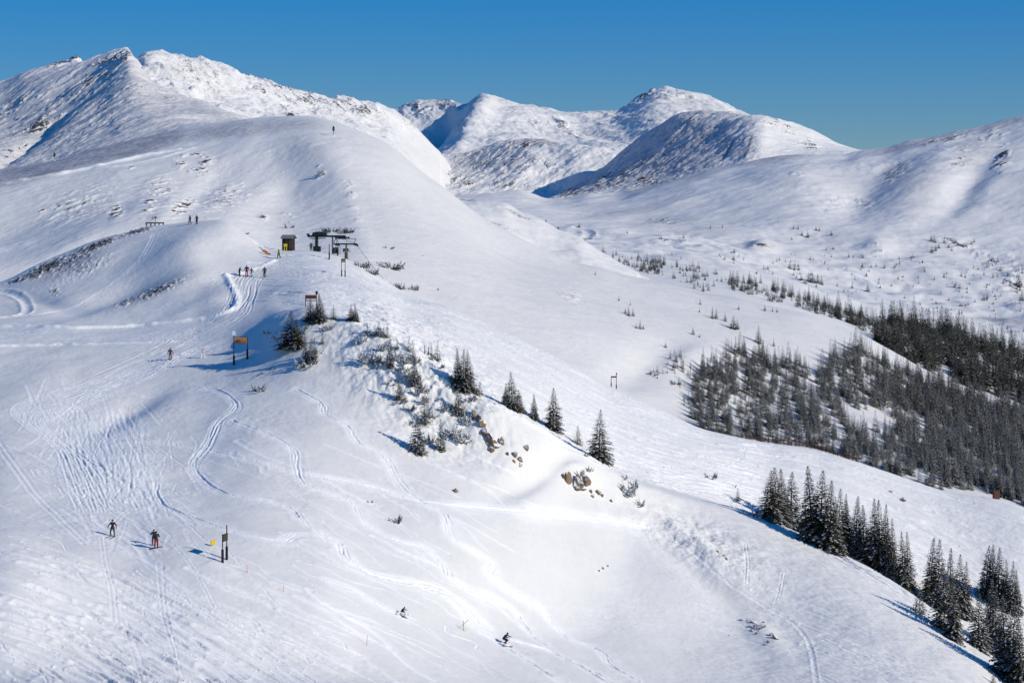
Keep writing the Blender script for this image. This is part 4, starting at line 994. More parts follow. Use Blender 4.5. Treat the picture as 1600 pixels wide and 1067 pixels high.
m_wood = plain('weathered_wood', (0.085, 0.055, 0.036), 0.85, var=0.4, size=0.15)
m_wood2 = plain('hut_wood', (0.024, 0.018, 0.015), 0.85, var=0.4, size=0.12)
m_roof = plain('grey_roof', (0.20, 0.19, 0.19), 0.8, var=0.2, size=0.3)
m_yellow = plain('yellow_vinyl', (0.80, 0.62, 0.02), 0.5, var=0.08)
m_glass = plain('dark_glass', (0.02, 0.025, 0.03), 0.1, spec=0.6)
m_bamboo = plain('bamboo', (0.33, 0.25, 0.13), 0.6)
m_ropered = plain('orange_stake', (0.70, 0.10, 0.05), 0.6)
m_cable = plain('cable', (0.03, 0.03, 0.035), 0.5, metal=0.5)
m_fence = plain('snow_fence_slats', (0.085, 0.045, 0.034), 0.85, var=0.4, size=0.3)
m_tarp = plain('orange_tarp', (0.75, 0.20, 0.02), 0.6, var=0.15)

class G:
    """collects shapes for one part"""
    def __init__(s): s.bm = bmesh.new()
    def box(s, c, d, rot=(0, 0, 0), bev=0.0):
        m = Matrix.Translation(c) @ Euler(rot).to_matrix().to_4x4() @ Matrix.Diagonal((*d, 1))
        r = bmesh.ops.create_cube(s.bm, size=1, matrix=m)
        if bev:
            es = list({e for v in r['verts'] for e in v.link_edges})
            bmesh.ops.bevel(s.bm, geom=es, offset=bev, segments=2, affect='EDGES')
        return s
    def tube(s, a, b, r0, r1=None, n=10):
        a, b = Vector(a), Vector(b); d = b - a; r1 = r0 if r1 is None else r1
        m = Matrix.Translation((a + b) / 2) @ d.to_track_quat('Z', 'Y').to_matrix().to_4x4()
        bmesh.ops.create_cone(s.bm, cap_ends=True, segments=n, radius1=r0, radius2=r1, depth=d.length, matrix=m); return s
    def path(s, pts, r, n=8):
        V, Fc = [], []; tube_geo(V, Fc, pts, r, n)
        vs = [s.bm.verts.new(v) for v in V]
        for f in Fc: s.bm.faces.new([vs[i] for i in f])
        return s
    def ball(s, c, r, sub=2, sc=(1, 1, 1)):
        bmesh.ops.create_icosphere(s.bm, subdivisions=sub, radius=r, matrix=Matrix.Translation(c) @ Matrix.Diagonal((*sc, 1))); return s
    def ring(s, c, R_, r, n=24, axis='z'):
        V = []
        for k in range(n + 1):
            a = 2 * math.pi * k / n
            V.append((c[0] + R_ * math.cos(a), c[1] + (R_ * math.sin(a) if axis == 'z' else 0), c[2] + (0 if axis == 'z' else R_ * math.sin(a))))
        return s.path(V, r, 6)
    def prism(s, poly, y0, y1):
        a = [s.bm.verts.new((x, y0, z)) for x, z in poly]; b = [s.bm.verts.new((x, y1, z)) for x, z in poly]
        s.bm.faces.new(a); s.bm.faces.new(b[::-1])
        for i in range(len(poly)): j = (i + 1) % len(poly); s.bm.faces.new((a[j], a[i], b[i], b[j]))
        return s
    def done(s, name, mat, parent=None, smooth=False):
        bmesh.ops.recalc_face_normals(s.bm, faces=s.bm.faces)
        me = bpy.data.meshes.new(name); s.bm.to_mesh(me); s.bm.free()
        if smooth: me.polygons.foreach_set('use_smooth', [True] * len(me.polygons))
        return link_mesh(name, me, mat, parent)

def spot(px, py, layer=None, Y=None):
    lay = layer or slope
    p = lay.hit(px, py) if Y is None else lay.at(px, Y)
    return p, p.y / F

def on_ground(o, x, y):
    """height of the snow under a local point of a thing that is not tilted"""
    c, s_ = math.cos(o.rotation_euler.z), math.sin(o.rotation_euler.z)
    return slope.ground(o.location.x + c * x - s_ * y, o.location.y + s_ * x + c * y).z - o.location.z

# board between two posts standing nearly edge-on at the lower run
p, u = spot(351, 876)
t = empty('trail_sign', p, R(74), 'tall two post sign with black padded feet seen nearly edge on beside the yellow banner', 'sign')
for x, h in ((-0.50, 2.75), (0.50, 3.5)):
    g = on_ground(t, x, 0)
    po = G().tube((x, 0, g - .4), (x, 0, h), 0.055).done('post', m_post, t); G().tube((x, 0, g - .2), (x, 0, g + 1.3), 0.13, n=12).done('pad', m_pad, po)
b = G().box((0, -0.07, 2.35), (1.15, 0.05, 0.75), bev=0.01).done('board', m_post, t)
for k in range(2): G().box((0, -0.098, 2.5 - .3 * k), (0.9, 0.006, 0.10)).done('painted_strip', m_wood, b)

# orange board by the junction
p, u = spot(376, 566)
t = empty('trail_sign', p, R(4), 'orange board held between two dark posts with padded feet at the road junction', 'sign')
for x in (-0.92, 0.92):
    g = on_ground(t, x, 0)
    po = G().tube((x, 0, g - .4), (x, 0, 3.45 if x > 0 else 3.95), 0.06).done('post', m_post, t); G().tube((x, 0, g - .2), (x, 0, g + 1.35), 0.14, n=12).done('pad', m_pad, po)
b = G().box((0, -0.08, 3.0), (1.70, 0.06, 0.80), bev=0.015).done('board', m_orange, t)
rs = random.Random(3)
for r_, z in enumerate((3.14, 2.88)):
    x = -0.62
    while x < 0.6:
        w_ = rs.uniform(0.08, 0.22); G().box((x + w_ / 2, -0.113, z + rs.uniform(-.01, .01)), (w_, 0.006, 0.10)).done('faded_lettering', m_black, b); x += w_ + rs.uniform(0.05, 0.10)
G().box((0, -0.08, 3.45), (1.80, 0.09, 0.06)).done('top_rail', m_post, t)
G().box((-0.92, -0.09, 4.0), (0.46, 0.04, 0.60), bev=0.01).done('small_sign', m_pale, t)

# white folding sign with red ring
p, u = spot(317.5, 559)
t = empty('warning_sign', p, R(8), 'white folding sign with a red ring on shaded snow left of the orange board', 'sign')
for x in (-0.16, 0.16):
    G().box((x * 1.3, 0.0, 0.38), (0.10, 0.05, 0.85), (0, 0.16 * (1 if x < 0 else -1), 0)).done('leg', m_white, t)
G().tube((0, -0.03, 1.08), (0, 0.01, 1.0), 0.25, n=28).done('disc', m_white, t)
G().ring((0, -0.05, 1.0), 0.21, 0.04, axis='y').done('red_ring', m_red, t)
G().box((0, -0.05, 1.0), (0.40, 0.03, 0.045), (0, R(45), 0)).done('red_bar', m_red, t)

# brown board on the wooded knob
p = slope.at(486, 291); u = p.y / F
t = empty('trail_sign', p, R(-3), 'brown board behind the firs on the wooded knob with a small dark square above', 'sign')
H0 = (HY - 464) * u - p.z
for x in (-0.8, 0.8): G().tube((x, 0, -.4), (x, 0, H0 + (.3 if x < 0 else .6)), 0.06).done('post', m_board, t)
G().box((0, -0.09, H0), (1.62, 0.05, 0.56), bev=0.01).done('board', m_board, t)
G().box((0, -0.09, H0 - .52), (1.62, 0.05, 0.12), bev=0.01).done('lower_rail', m_board, t)
G().box((0.84, -0.09, H0 + .62), (0.36, 0.05, 0.46), bev=0.01).done('small_sign', m_post, t)

# tall sign by the lift run
p, u = spot(536.5, 432)
t = empty('trail_sign', p, R(28), 'dark narrow two post sign with a box shaped board below the lift', 'sign')
for x in (-0.32, 0.32):
    g = on_ground(t, x, 0)
    po = G().tube((x, 0, g - .4), (x, 0, 2.95), 0.05).done('post', m_post, t); G().tube((x, 0, g - .1), (x, 0, g + 1.1), 0.10).done('pad', m_pad, po)
b = G().box((0, 0, 2.72), (0.78, 0.10, 0.60), bev=0.01).done('board', m_post, t)
G().box((0, -0.055, 2.66), (0.70, 0.012, 0.12)).done('pale_strip', m_roof, b)
# padded single posts near the lift
for px, py, h, lb in ((514.5, 405, 2.7, 'single dark padded post with a long shadow standing between the lift and the piste'), (527.5, 396, 1.7, 'shorter dark padded post just right of the taller one by the lift')):
    p, u = spot(px, py)
    t = empty('padded_post', p, 0, lb, 'post')
    po = G().tube((0, 0, -.3), (0, 0, h), 0.07).done('pole', m_post, t); G().tube((0, 0, -.1), (0, 0, h * .5), 0.12).done('pad', m_pad, t)
# gate shaped sign on the far piste edge
p, u = spot(959, 600)
t = empty('trail_sign', p, R(14), 'gate shaped empty sign frame standing on the far edge of the piste', 'sign')
for x, h in ((-0.45, 1.95), (0.45, 2.45)):
    g = on_ground(t, x, 0)
    po = G().tube((x, 0, g - .4), (x, 0, h), 0.05).done('post', m_post, t); G().tube((x, 0, g - .1), (x, 0, g + .7), 0.09).done('pad', m_pad, po)
G().box((0, -0.06, 1.85), (1.0, 0.05, 0.24)).done('crossbar', m_post, t)
G().box((0.47, -0.07, 2.36), (0.20, 0.05, 0.30)).done('small_sign', m_post, t)
# signs on the hump
for px, py, hp, lb, base in ((521, 213, 15, 'small dark pole sign on the rounded top of the snow hump', True), (85, 250, 12, 'small dark pole sign on the grey scoured left shoulder of the hump', True)):
    p, u = spot(px, py, hump)
    t = empty('boundary_sign', p, R(20), lb, 'sign')
    h = hp * u
    G().tube((0, 0, -.3), (0, 0, h), 0.07).done('post', m_post, t)
    G().box((0, -0.09, h * .74), (0.62, 0.06, h * .42), bev=0.03).done('board', m_post, t); G().ball((0, 0, h), 0.17).done('cap', m_post, t)
    G().tube((0, 0, -.1), (0, 0, .35), 0.22, 0.1).done('snow_collar', m_cap, t)
# platform and pole on the knoll top
p, u = spot(242, 352)
t = empty('wooden_platform', p, R(-2), 'long low dark wooden platform on the very top of the snowy knoll', 'platform')
G().box((0, 0, .55), (3.5, 0.9, 0.22), bev=0.02).done('deck', m_post, t)
for x in (-1.65, -0.8, 0, 0.8, 1.65):
    for y in (-.35, .35): G().tube((x, y, -.5), (x, y, .45), 0.06).done('leg', m_post, t)
p, u = spot(241, 350.5)
t = empty('pole_sign', p + Vector((0, 1.2, 0)), 0, 'thin pole with a small dark panel standing behind the wooden platform', 'sign')
G().tube((0, 0, -.3), (0, 0, 1.75), 0.04).done('post', m_post, t); G().box((0.05, -0.06, 1.6), (0.42, 0.05, 0.30)).done('board', m_post, t)

# yellow banner
p, u = spot(333, 853)
t = empty('yellow_banner', p, R(12), 'bright yellow padded banner stuck in the snow left of the tall edge on sign', 'banner')
G().box((-0.02, 0, 0.36), (0.50, 0.09, 0.46), (0, R(14), 0), bev=0.04).done('panel', m_yellow, t)
G().box((0.16, 0.02, 0.62), (0.20, 0.08, 0.16), (0, R(40), 0), bev=0.03).done('flap', m_yellow, t)
G().tube((-0.2, 0.02, -.2), (-0.2, 0.02, .62), 0.02).done('stake', m_bamboo, t)
# marker stakes
for px, py, hp, m, lb, lean in ((304.5, 828, 9, m_ropered, 'short bright orange stake left above the yellow banner', 0), (387, 894, 12, m_ropered, 'thin red stake right of the tall edge on sign', -.12), (573, 1008, 16, m_ropered, 'thin red stake on the lower slope under the crouched black skier', .05),
   (200, 655, 20, m_ropered, 'pinkish thin stake on the brow above the churned gully', .03), (207, 690, 16, m_ropered, 'faint pink thin stake just below the one on the brow', .02), (443, 924, 9, m_ropered, 'short red stake in the middle of the lower slope', .05),
   (553, 503, 16, m_post, 'thin dark stake on the crest left of the two dark firs', 0), (421, 428, 9, m_bamboo, 'thin stake beside the olive clad person on the road', 0), (683, 524, 5, m_post, 'tiny dark stake far out on the white bowl', 0),
   (664, 553, 14, m_wood, 'left of two bare burnt stems on the spur crest', -.06), (669, 554, 15, m_wood, 'right of two bare burnt stems on the spur crest', .10)):
    p, u = spot(px, py)
    h = hp * u; st = 'burnt' in lb
    o = G().tube((0, 0, -.2), (lean * h, 0, h), 0.09 if st else 0.022, 0.03 if st else 0.02, 8).done('burnt_stem' if st else 'marker_stake', m)
    o.location = p; tag(o, lb, 'stake' if not st else 'dead tree')
p, u = spot(724, 985)
t = empty('crossed_poles', p, 0, 'crossed bamboo poles with a yellowish foot between the two crouched skiers', 'marker')
G().tube((-0.45, 0, .25), (0.55, .1, 1.15), 0.022).done('pole', m_bamboo, t); G().tube((0.02, 0.05, -.2), (0.0, 0, 1.05), 0.022).done('pole', m_post, t)
G().tube((-.1, 0, .25), (.4, .05, -.02), 0.03).done('pole', m_yellow, t)

# snow fence along the far piste edge
pts = [slope.hit(px, float(np.interp(px, [a[0] for a in A8], [a[1] for a in A8])) + 1.0) + Vector((0, 0.9, 0)) for px in range(1160, 1346, 6)]
pts = [Vector((q.x, q.y, slope.ground(q.x, q.y).z)) for q in pts]
t = empty('snow_fence', pts[0], 0, 'long low reddish brown slatted snow fence along the far edge of the piste', 'fence')
for k, q in enumerate(pts): G().tube(q - pts[0] + Vector((0, 0, -.5)), q - pts[0] + Vector((0, 0, 0.95)), 0.045, n=6).done('post', m_fence, t)
sl_ = G(); rr_ = random.Random(8)
for a, b in zip(pts, pts[1:]):
    for j in range(5):
        q = a.lerp(b, (j + .5) / 5) - pts[0]; h = 0.68 + rr_.uniform(-.14, .08)
        sl_.box(q + Vector((0, -.07, h / 2 + .12)), (0.07, 0.02, h), (0, rr_.uniform(-.06, .06), 0))
    for z in (.3, .7): sl_.tube(a - pts[0] + Vector((0, -.05, z)), b - pts[0] + Vector((0, -.05, z)), 0.02, n=5)
sl_.done('slat_panel', m_fence, t)
p, u = spot(1558, 779)
t = empty('wooden_box', p + Vector((0, .6, 0)), R(10), 'small rusty brown wooden box at the far piste edge near the right frame', 'box')
G().box((0, 0, .6), (1.0, .6, 1.3), bev=0.03).done('body', m_board, t); G().box((0, 0, 1.3), (1.1, .7, 0.08)).done('lid', m_board, t)

# lift hut
p, u = spot(451, 391)
t = empty('lift_hut', p, R(-12), 'small dark brown wooden hut with a grey gabled roof at the top of the lift', 'hut')
w_, d_, h_ = 1.85, 1.7, 2.3
wall = G().box((0, 0, h_ / 2 + .15), (w_, d_, h_)).done('wall', m_wood2, t)
for k in range(9): G().box((-w_ / 2 + .1 + k * .206, -d_ / 2 - .012, h_ / 2 + .15), (0.18, 0.02, h_ - .02)).done('plank', m_wood2, wall)
for s_ in (-1, 1): G().box((s_ * w_ / 2, -d_ / 2 - .02, h_ / 2 + .15), (0.1, 0.06, h_)).done('corner_trim', m_wood, t)
rf_ = G(); rf_.prism([(-1.25, h_ + .10), (-1.1, h_ + .13), (0.0, 0), (0, 0)][:0] or [(-d_ / 2 - .35, h_ + .02), (0, h_ + .62), (d_ / 2 + .35, h_ + .02), (d_ / 2 + .35, h_ - .08), (0, h_ + .50), (-d_ / 2 - .35, h_ - .08)], -w_ / 2 - .3, w_ / 2 + .3)
ro = rf_.done('roof', m_roof, t); ro.rotation_euler = (0, 0, R(90))
wd = G().box((-.1, -d_ / 2 - .035, 1.75), (0.7, 0.03, 0.55)).done('window', m_glass, t)
dr_ = G().box((.62, -d_ / 2 - .03, 1.15), (0.5, 0.03, 1.7)).done('door', m_wood, t); G().ball((.45, -d_ / 2 - .06, 1.15), 0.03).done('handle', m_steel, dr_)
G().box((0, 0, .02), (2.0, 1.8, .26)).done('skid', m_post, t)
p2, u = spot(446, 393)
t = empty('notice_board', p2, R(-10), 'bright yellow notice board on two yellow legs in front of the brown hut', 'sign')
G().box((0, 0, 1.15), (0.68, 0.05, 0.5), bev=0.01).done('board', m_yellow, t)
for x in (-.2, .2): G().box((x, .01, .45), (0.12, 0.05, 1.0)).done('leg', m_yellow, t)
p2, u = spot(415, 397)
t = empty('rescue_sled', p2 + Vector((0, 0, .1)), R(-20), 'orange covered rescue sled parked nose down on the snow left of the hut', 'sled')
t.rotation_euler = (0, R(26), R(-14))
G().box((0, 0, .22), (1.5, .5, .28), bev=0.08).done('hull', m_tarp, t); G().box((-.2, 0, .40), (.9, .42, .14), bev=0.05).done('cover', m_tarp, t)
for y in (-.2, .2): G().path([(-.7, y, .2), (-1.2, y, .45), (-1.6, y, .5)], 0.03).done('handle', m_post, t)
G().box((.78, 0, .2), (.22, .44, .3), (0, R(20), 0), bev=0.05).done('nose', m_black, t)

# lift top terminal
p, u = spot(497, 392); pz = p
t = empty('lift_terminal', p, R(-8), 'dark green chairlift top terminal with a bullwheel right of the hut', 'chairlift')
G().tube((-.3, 0, -.4), (-.25, 0, 2.9), 0.36, 0.28, 14).done('column', m_green, t)
G().box((-.2, 0, .5), (1.3, 1.1, 1.0), bev=0.06).done('base_block', m_green, t)
hs_ = G().box((0.3, 0, 3.2), (2.6, 1.4, 0.75), bev=0.14).done('machine_housing', m_green, t)
G().box((0.3, 0, 3.61), (1.7, 1.0, .12), bev=0.04).done('hood', m_roof, hs_)
G().box((1.6, 0, 2.85), (7.2, 0.34, 0.36)).done('main_beam', m_green, t)
G().box((-1.9, 0, 3.18), (0.5, .3, .3)).done('counterweight', m_post, t)
bw_ = G().ring((-.1, 0, 2.45), 1.5, 0.075, 32).done('bullwheel', m_green, t)
for k in range(6):
    a = k * math.pi / 3; G().tube((-.1, 0, 2.45), (-.1 + 1.45 * math.cos(a), 1.45 * math.sin(a), 2.45), 0.045).done('spoke', m_green, bw_)
G().tube((2.75, 0, -.4), (2.75, 0, 2.75), 0.17, 0.15, 12).done('column', m_steel, t)
G().tube((2.75, 0, 1.2), (3.5, 0, 2.7), 0.07).done('brace', m_steel, t)
for s_ in (-1, 1):
    tr_ = G().box((4.6, s_ * 1.45, 2.65), (2.2, .12, .14)).done('sheave_beam', m_green, t)
    for k in range(5): G().tube((3.75 + k * .42, s_ * 1.45 - .05, 2.48), (3.75 + k * .42, s_ * 1.45 + .05, 2.48), 0.17, n=14).done('sheave', m_black, tr_)
G().box((4.4, 0, 2.85), (.2, 3.1, .2)).done('crossarm', m_green, t)
ld = G()
for s_ in (-.18, .18): ld.tube((-.95 + s_, -.6, -.1), (-.55 + s_, -.6, 3.0), 0.025, n=6)
for k in range(9): ld.tube((-1.1 + k * .045, -.6, .2 + k * .33), (-.78 + k * .045, -.6, .2 + k * .33), 0.02, n=6)
ld.done('ladder', m_steel, t)
rl = G()
for x in (-1.0, 0.4, 1.8): rl.tube((x, -.62, 3.4), (x, -.62, 4.1), 0.025, n=6)
for z in (3.75, 4.1): rl.tube((-1.0, -.62, z), (1.8, -.62, z), 0.022, n=6)
rl.done('railing', m_steel, t)
# lift tower
p, u = spot(541, 404)
t = empty('lift_tower', p, R(-24), 'grey chairlift tower with green crossarm at the edge of the piste', 'chairlift')
G().tube((0, 0, -.5), (0, 0, 2.7), 0.20, 0.16, 14).done('column', m_steel, t); G().tube((0, 0, -.2), (0, 0, 1.2), 0.30, n=14).done('pad', m_wood, t)
G().box((0, 0, 2.72), (4.6, .26, .26)).done('crossarm', m_green, t)
for s_ in (-1, 1):
    tr_ = G().box((s_ * 1.95, 0, 2.56), (.12, 2.2, .16), (R(-10), 0, 0)).done('sheave_beam', m_green, t)
    for k in range(5): G().tube((s_ * 1.95 - .05, -.84 + k * .42, 2.72 - k * .07), (s_ * 1.95 + .05, -.84 + k * .42, 2.72 - k * .07), 0.17, n=14).done('sheave', m_black, tr_)
    G().path([(s_ * 1.6, 0, 2.8), (s_ * 1.9, 0, 3.5), (s_ * 2.0, 0, 3.7)], 0.05).done('lifting_frame', m_green, t)
G().tube((-1.8, 0, 3.68), (2.05, 0, 3.7), 0.045).done('top_bar', m_green, t)
tw = p
# haul rope and chair
for s_, lb in ((-1, 'left run of haul rope leading down from the lift tower'), (1, 'right run of haul rope leading down past the hanging chair')):
    a = tw + Vector((1.95 * s_ * math.cos(R(-24)), 1.95 * s_ * math.sin(R(-24)), 2.85)); b0 = pz + Vector((3.6, s_ * 1.45, 2.6)); e = Vector((a.x + 10.5, a.y + 24, a.z - 13.0))
    pa = [b0.lerp(a, k / 6) for k in range(6)] + [a.lerp(e, k / 16) + Vector((0, 0, -1.4 * math.sin(math.pi * k / 16))) for k in range(17)]
    o = G().path(pa, 0.03, 6).done('haul_rope', m_cable); tag(o, lb, 'cable')
    if s_ == 1: ch = pa[10]; pb = pa[3]; pd = pa[6] + Vector((0, 0, 0))
    else: pc = pa[2]; pe = pa[5]
CHAIRS = [(ch, 'empty dark lift chair hanging from the haul rope right of the tower'), (pb, 'lift chair swinging round between the terminal and the tower on the far rope'), (pc, 'lift chair nearest the bullwheel on the near rope'), (pe, 'lift chair just arriving at the tower on the near rope')]
for q_, lb in CHAIRS:
    t = empty('lift_chair', q_, R(-24) if q_ is ch else R(60), lb, 'lift chair')
    G().path([(0, 0, .1), (0, 0.05, -.6), (0, .28, -1.3), (0, .30, -1.55)], 0.035).done('hanger', m_steel, t)
    G().box((0, 0, -2.05), (1.8, .5, .08), bev=0.03).done('seat', m_black, t); G().box((0, .26, -1.75), (1.8, .06, .5), (R(-10), 0, 0), bev=0.02).done('backrest', m_black, t)
    for x in (-.9, .9): G().path([(x, .3, -1.5), (x, -.2, -1.75), (x, -.25, -2.05)], 0.03).done('armrest', m_steel, t)
    G().tube((-.9, .3, -1.5), (.9, .3, -1.5), 0.03).done('top_bar', m_steel, t)
# ------------------------------------------------------------------ people
m_skin = plain('skin', (0.50, 0.30, 0.22), 0.6, var=0.08)
m_boot = plain('ski_boot', (0.03, 0.03, 0.035), 0.4)
m_ski = plain('ski', (0.05, 0.05, 0.07), 0.35, var=0.3)
CM = {}
def cloth(c):
    if c not in CM: CM[c] = plain('cloth_%d' % len(CM), c, 0.85, var=0.18, size=0.12)
    return CM[c]
STAND = dict(ank=[(-.14, 0, .12), (.14, 0, .12)], kne=[(-.14, .07, .50), (.14, .07, .50)], hip=[(-.10, 0, .93), (.10, 0, .93)], wai=(0, .0, 1.08), che=(0, .02, 1.30),
             sho=[(-.20, .0, 1.42), (.20, .0, 1.42)], elb=[(-.33, -.02, 1.17), (.33, -.02, 1.17)], han=[(-.40, .16, .96), (.40, .16, .96)], hea=(0, .05, 1.62))
def pose(**k):
    d = dict(STAND); d.update(k); return d
WIDE_ = pose(ank=[(-.22, 0, .12), (.22, 0, .12)], kne=[(-.21, .08, .5), (.21, .08, .5)], elb=[(-.40, 0, 1.20), (.40, 0, 1.20)], han=[(-.46, .12, .98), (.46, .12, .98)])
RAISED = pose(elb=[(-.34, .04, 1.18), (.34, .06, 1.18)], han=[(-.18, .30, 1.22), (.18, .30, 1.20)])
CROUCH = dict(ank=[(-.17, 0, .12), (.17, 0, .12)], kne=[(-.17, .30, .46), (.17, .30, .46)], hip=[(-.11, -.16, .68), (.11, -.16, .68)], wai=(0, -.06, .82), che=(0, .12, .99),
              sho=[(-.20, .20, 1.08), (.20, .20, 1.08)], elb=[(-.36, .36, .88), (.36, .36, .88)], han=[(-.32, .62, .86), (.32, .62, .86)], hea=(0, .34, 1.26))
LEAN = pose(che=(0.06, .12, 1.28), sho=[(-.14, .12, 1.40), (.26, .10, 1.36)], elb=[(-.30, .2, 1.16), (.42, .2, 1.15)], han=[(-.34, .42, 1.0), (.52, .4, 1.0)], hea=(.08, .2, 1.58))
WALK = pose(ank=[(-.12, -.20, .14), (.12, .22, .12)], kne=[(-.12, .02, .50), (.12, .20, .52)])
DG = bpy.context.evaluated_depsgraph_get
def blob(name, segs, balls, voxel, mat, parent):
    """tapered limbs and rounded joints fused into one continuous surface"""
    g = G()
    for a, b, r0, r1 in segs:
        g.tube(a, b, r0, r1, 12); g.ball(a, r0); g.ball(b, r1)
    for c, r, sc in balls: g.ball(c, r, 2, sc)
    o = g.done(name, mat, parent)
    md = o.modifiers.new('fuse', 'REMESH'); md.mode = 'VOXEL'; md.voxel_size = voxel; md.use_smooth_shade = True
    sm = o.modifiers.new('soft', 'SMOOTH'); sm.iterations = 2
    me = bpy.data.meshes.new_from_object(o.evaluated_get(DG())); old = o.data
    o.modifiers.clear(); o.data = me; bpy.data.meshes.remove(old); me.name = name
    return o
def hand_geo(g, w, d):
    """palm, four unequal curled fingers and a thumb, gripping"""
    w = Vector(w); d = Vector(d).normalized(); s_ = d.cross(Vector((0, 0, 1))); s_ = s_.normalized() if s_.length > .1 else Vector((1, 0, 0)); n = s_.cross(d)
    g.box(w + d * .045, (.085, .09, .035), d.to_track_quat('Y', 'Z').to_euler(), bev=0.012)
    for k, L in enumerate((.070, .080, .075, .058)):
        b = w + d * .085 + s_ * (-.033 + .022 * k)
        g.path([b, b + d * L * .5 - n * .012, b + d * L * .7 - n * .045, b + d * L * .45 - n * .07], [.012, .011, .010, .008], 6)
    b = w + d * .03 - s_ * .045
    g.path([b, b - s_ * .025 + d * .03 - n * .02, b - s_ * .01 + d * .05 - n * .05], [.013, .012, .009], 6)
def person(px, py, hpx, P, jacket, trousers, hat, face, label, ski=True, board=False, layer=None, goggles=True, Y=None):
    p, u = spot(px, py, layer, Y)
    sc = hpx * u / (1.74 if P is not CROUCH else 1.40)
    t = empty('person', p + Vector((0, 0, .02)), R(face), label, 'person'); t.scale = (sc,) * 3
    lay = layer or slope
    gx, gy = lay.slope_dir(p, 0.8)
    S, V3 = P, Vector
    neck = (V3(S['sho'][0]) + V3(S['sho'][1])) / 2; hd = V3(S['hea']); fw = V3((0, 1, 0))
    pel = (V3(S['hip'][0]) + V3(S['hip'][1])) / 2
    segs = [(pel, S['wai'], .125, .115), (S['wai'], S['che'], .115, .135), (S['che'], neck + V3((0, 0, -.02)), .13, .075), (neck, hd - V3((0, 0, .06)), .055, .052)]
    for i in (0, 1):
        segs += [(S['hip'][i], S['kne'][i], .088, .058), (S['kne'][i], S['ank'][i], .055, .040), (V3(S['ank'][i]), V3(S['ank'][i]) + V3((0, .15, -.06)), .042, .036),
                 (S['che'], S['sho'][i], .09, .062), (S['sho'][i], S['elb'][i], .055, .042), (S['elb'][i], S['han'][i], .040, .030)]
    balls = [(hd, .098, (.86, 1.0, 1.18)), (hd + V3((0, .02, -.07)), .062, (.9, 1, 1)), (hd + fw * .105 + V3((0, 0, -.012)), .018, (.8, 1.1, 1.4)),
             (hd + fw * .088 + V3((0, 0, -.065)), .018, (1.7, .6, .5))]
    for s_ in (-1, 1): balls += [(hd + V3((s_ * .09, -.005, -.01)), .024, (.5, .9, 1.3)), (hd + V3((s_ * .034, .088, .012)), .014, (1, .7, .8))]
    blob('body', segs, balls, .017, m_skin, t)
    js = [(pel + V3((0, 0, -.03)), S['wai'], .165, .150), (S['wai'], S['che'], .150, .175), (S['che'], neck + V3((0, 0, -.01)), .165, .105), (neck, neck + V3((0, .01, .07)), .085, .075)]
    for i in (0, 1): js += [(S['che'], S['sho'][i], .12, .090), (S['sho'][i], S['elb'][i], .085, .068), (S['elb'][i], V3(S['elb'][i]).lerp(V3(S['han'][i]), .88), .064, .050)]
    blob('jacket', js, [], .024, cloth(jacket), t)
    ts = [(S['hip'][0], S['hip'][1], .135, .135)]
    for i in (0, 1): ts += [(S['hip'][i], S['kne'][i], .125, .092), (S['kne'][i], V3(S['ank'][i]) + V3((0, 0, .06)), .090, .078)]
    blob('trousers', ts, [], .024, cloth(trousers), t)
    G().ball(hd + V3((0, -.012, .035)), .122, 2, (.92, 1.04, 1.0)).done('helmet', cloth(hat), t, True)
    if goggles: G().box(hd + V3((0, .085, .018)), (.15, .05, .062), bev=0.015).done('goggles', m_glass, t)
    for i in (0, 1):
        g = G(); hand_geo(g, S['han'][i], V3(S['han'][i]) - V3(S['elb'][i])); g.done('glove', m_boot, t)
        a = V3(S['ank'][i]); b = G(); b.tube(a + V3((0, -.01, .14)), a + V3((0, 0, -.04)), .072, .066, 12); b.box(a + V3((0, .06, -.055)), (.11, .31, .10), bev=0.03); b.done('boot', m_boot, t)
    # the boards lie flat on the slope
    c, s_ = math.cos(R(face)), math.sin(R(face)); lx, ly = gx * c + gy * s_, -gx * s_ + gy * c
    tilt = (math.atan(ly), -math.atan(lx), 0)
    if ski and not board:
        for i in (0, 1):
            a = V3(S['ank'][i]); z = a.x * lx + a.y * ly
            g = G(); g.box((0, .05, 0), (.085, 1.55, .022), bev=0.008); g.path([(0, .80, .0), (0, .90, .03), (0, .97, .09)], .035, 8)
            o = g.done('ski', m_ski, t); o.location = (a.x, a.y, z + .02); o.rotation_euler = tilt
    if board:
        g = G(); g.box((0, .0, 0), (1.45, .27, .022), bev=0.01); o = g.done('snowboard', m_ski, t); o.location = (0, 0, .02); o.rotation_euler = tilt
    return t
def pole(t, P, i, tip, label):
    """a ski pole in the grip of one hand, planted in the snow"""
    o = empty('ski_pole', t.location, t.rotation_euler.z, label, 'ski pole'); o.scale = t.scale
    h = Vector(P['han'][i]) + Vector((0, .04, .03)); tip = Vector(tip)
    G().tube(h, tip, .011, .007, 6).done('shaft', m_steel, o); G().tube(h + (h - tip).normalized() * .04, h - (h - tip).normalized() * .10, .018, n=8).done('grip', m_boot, o)
    G().tube(tip.lerp(h, .06), tip.lerp(h, .07), .045, n=12).done('basket', m_boot, o)

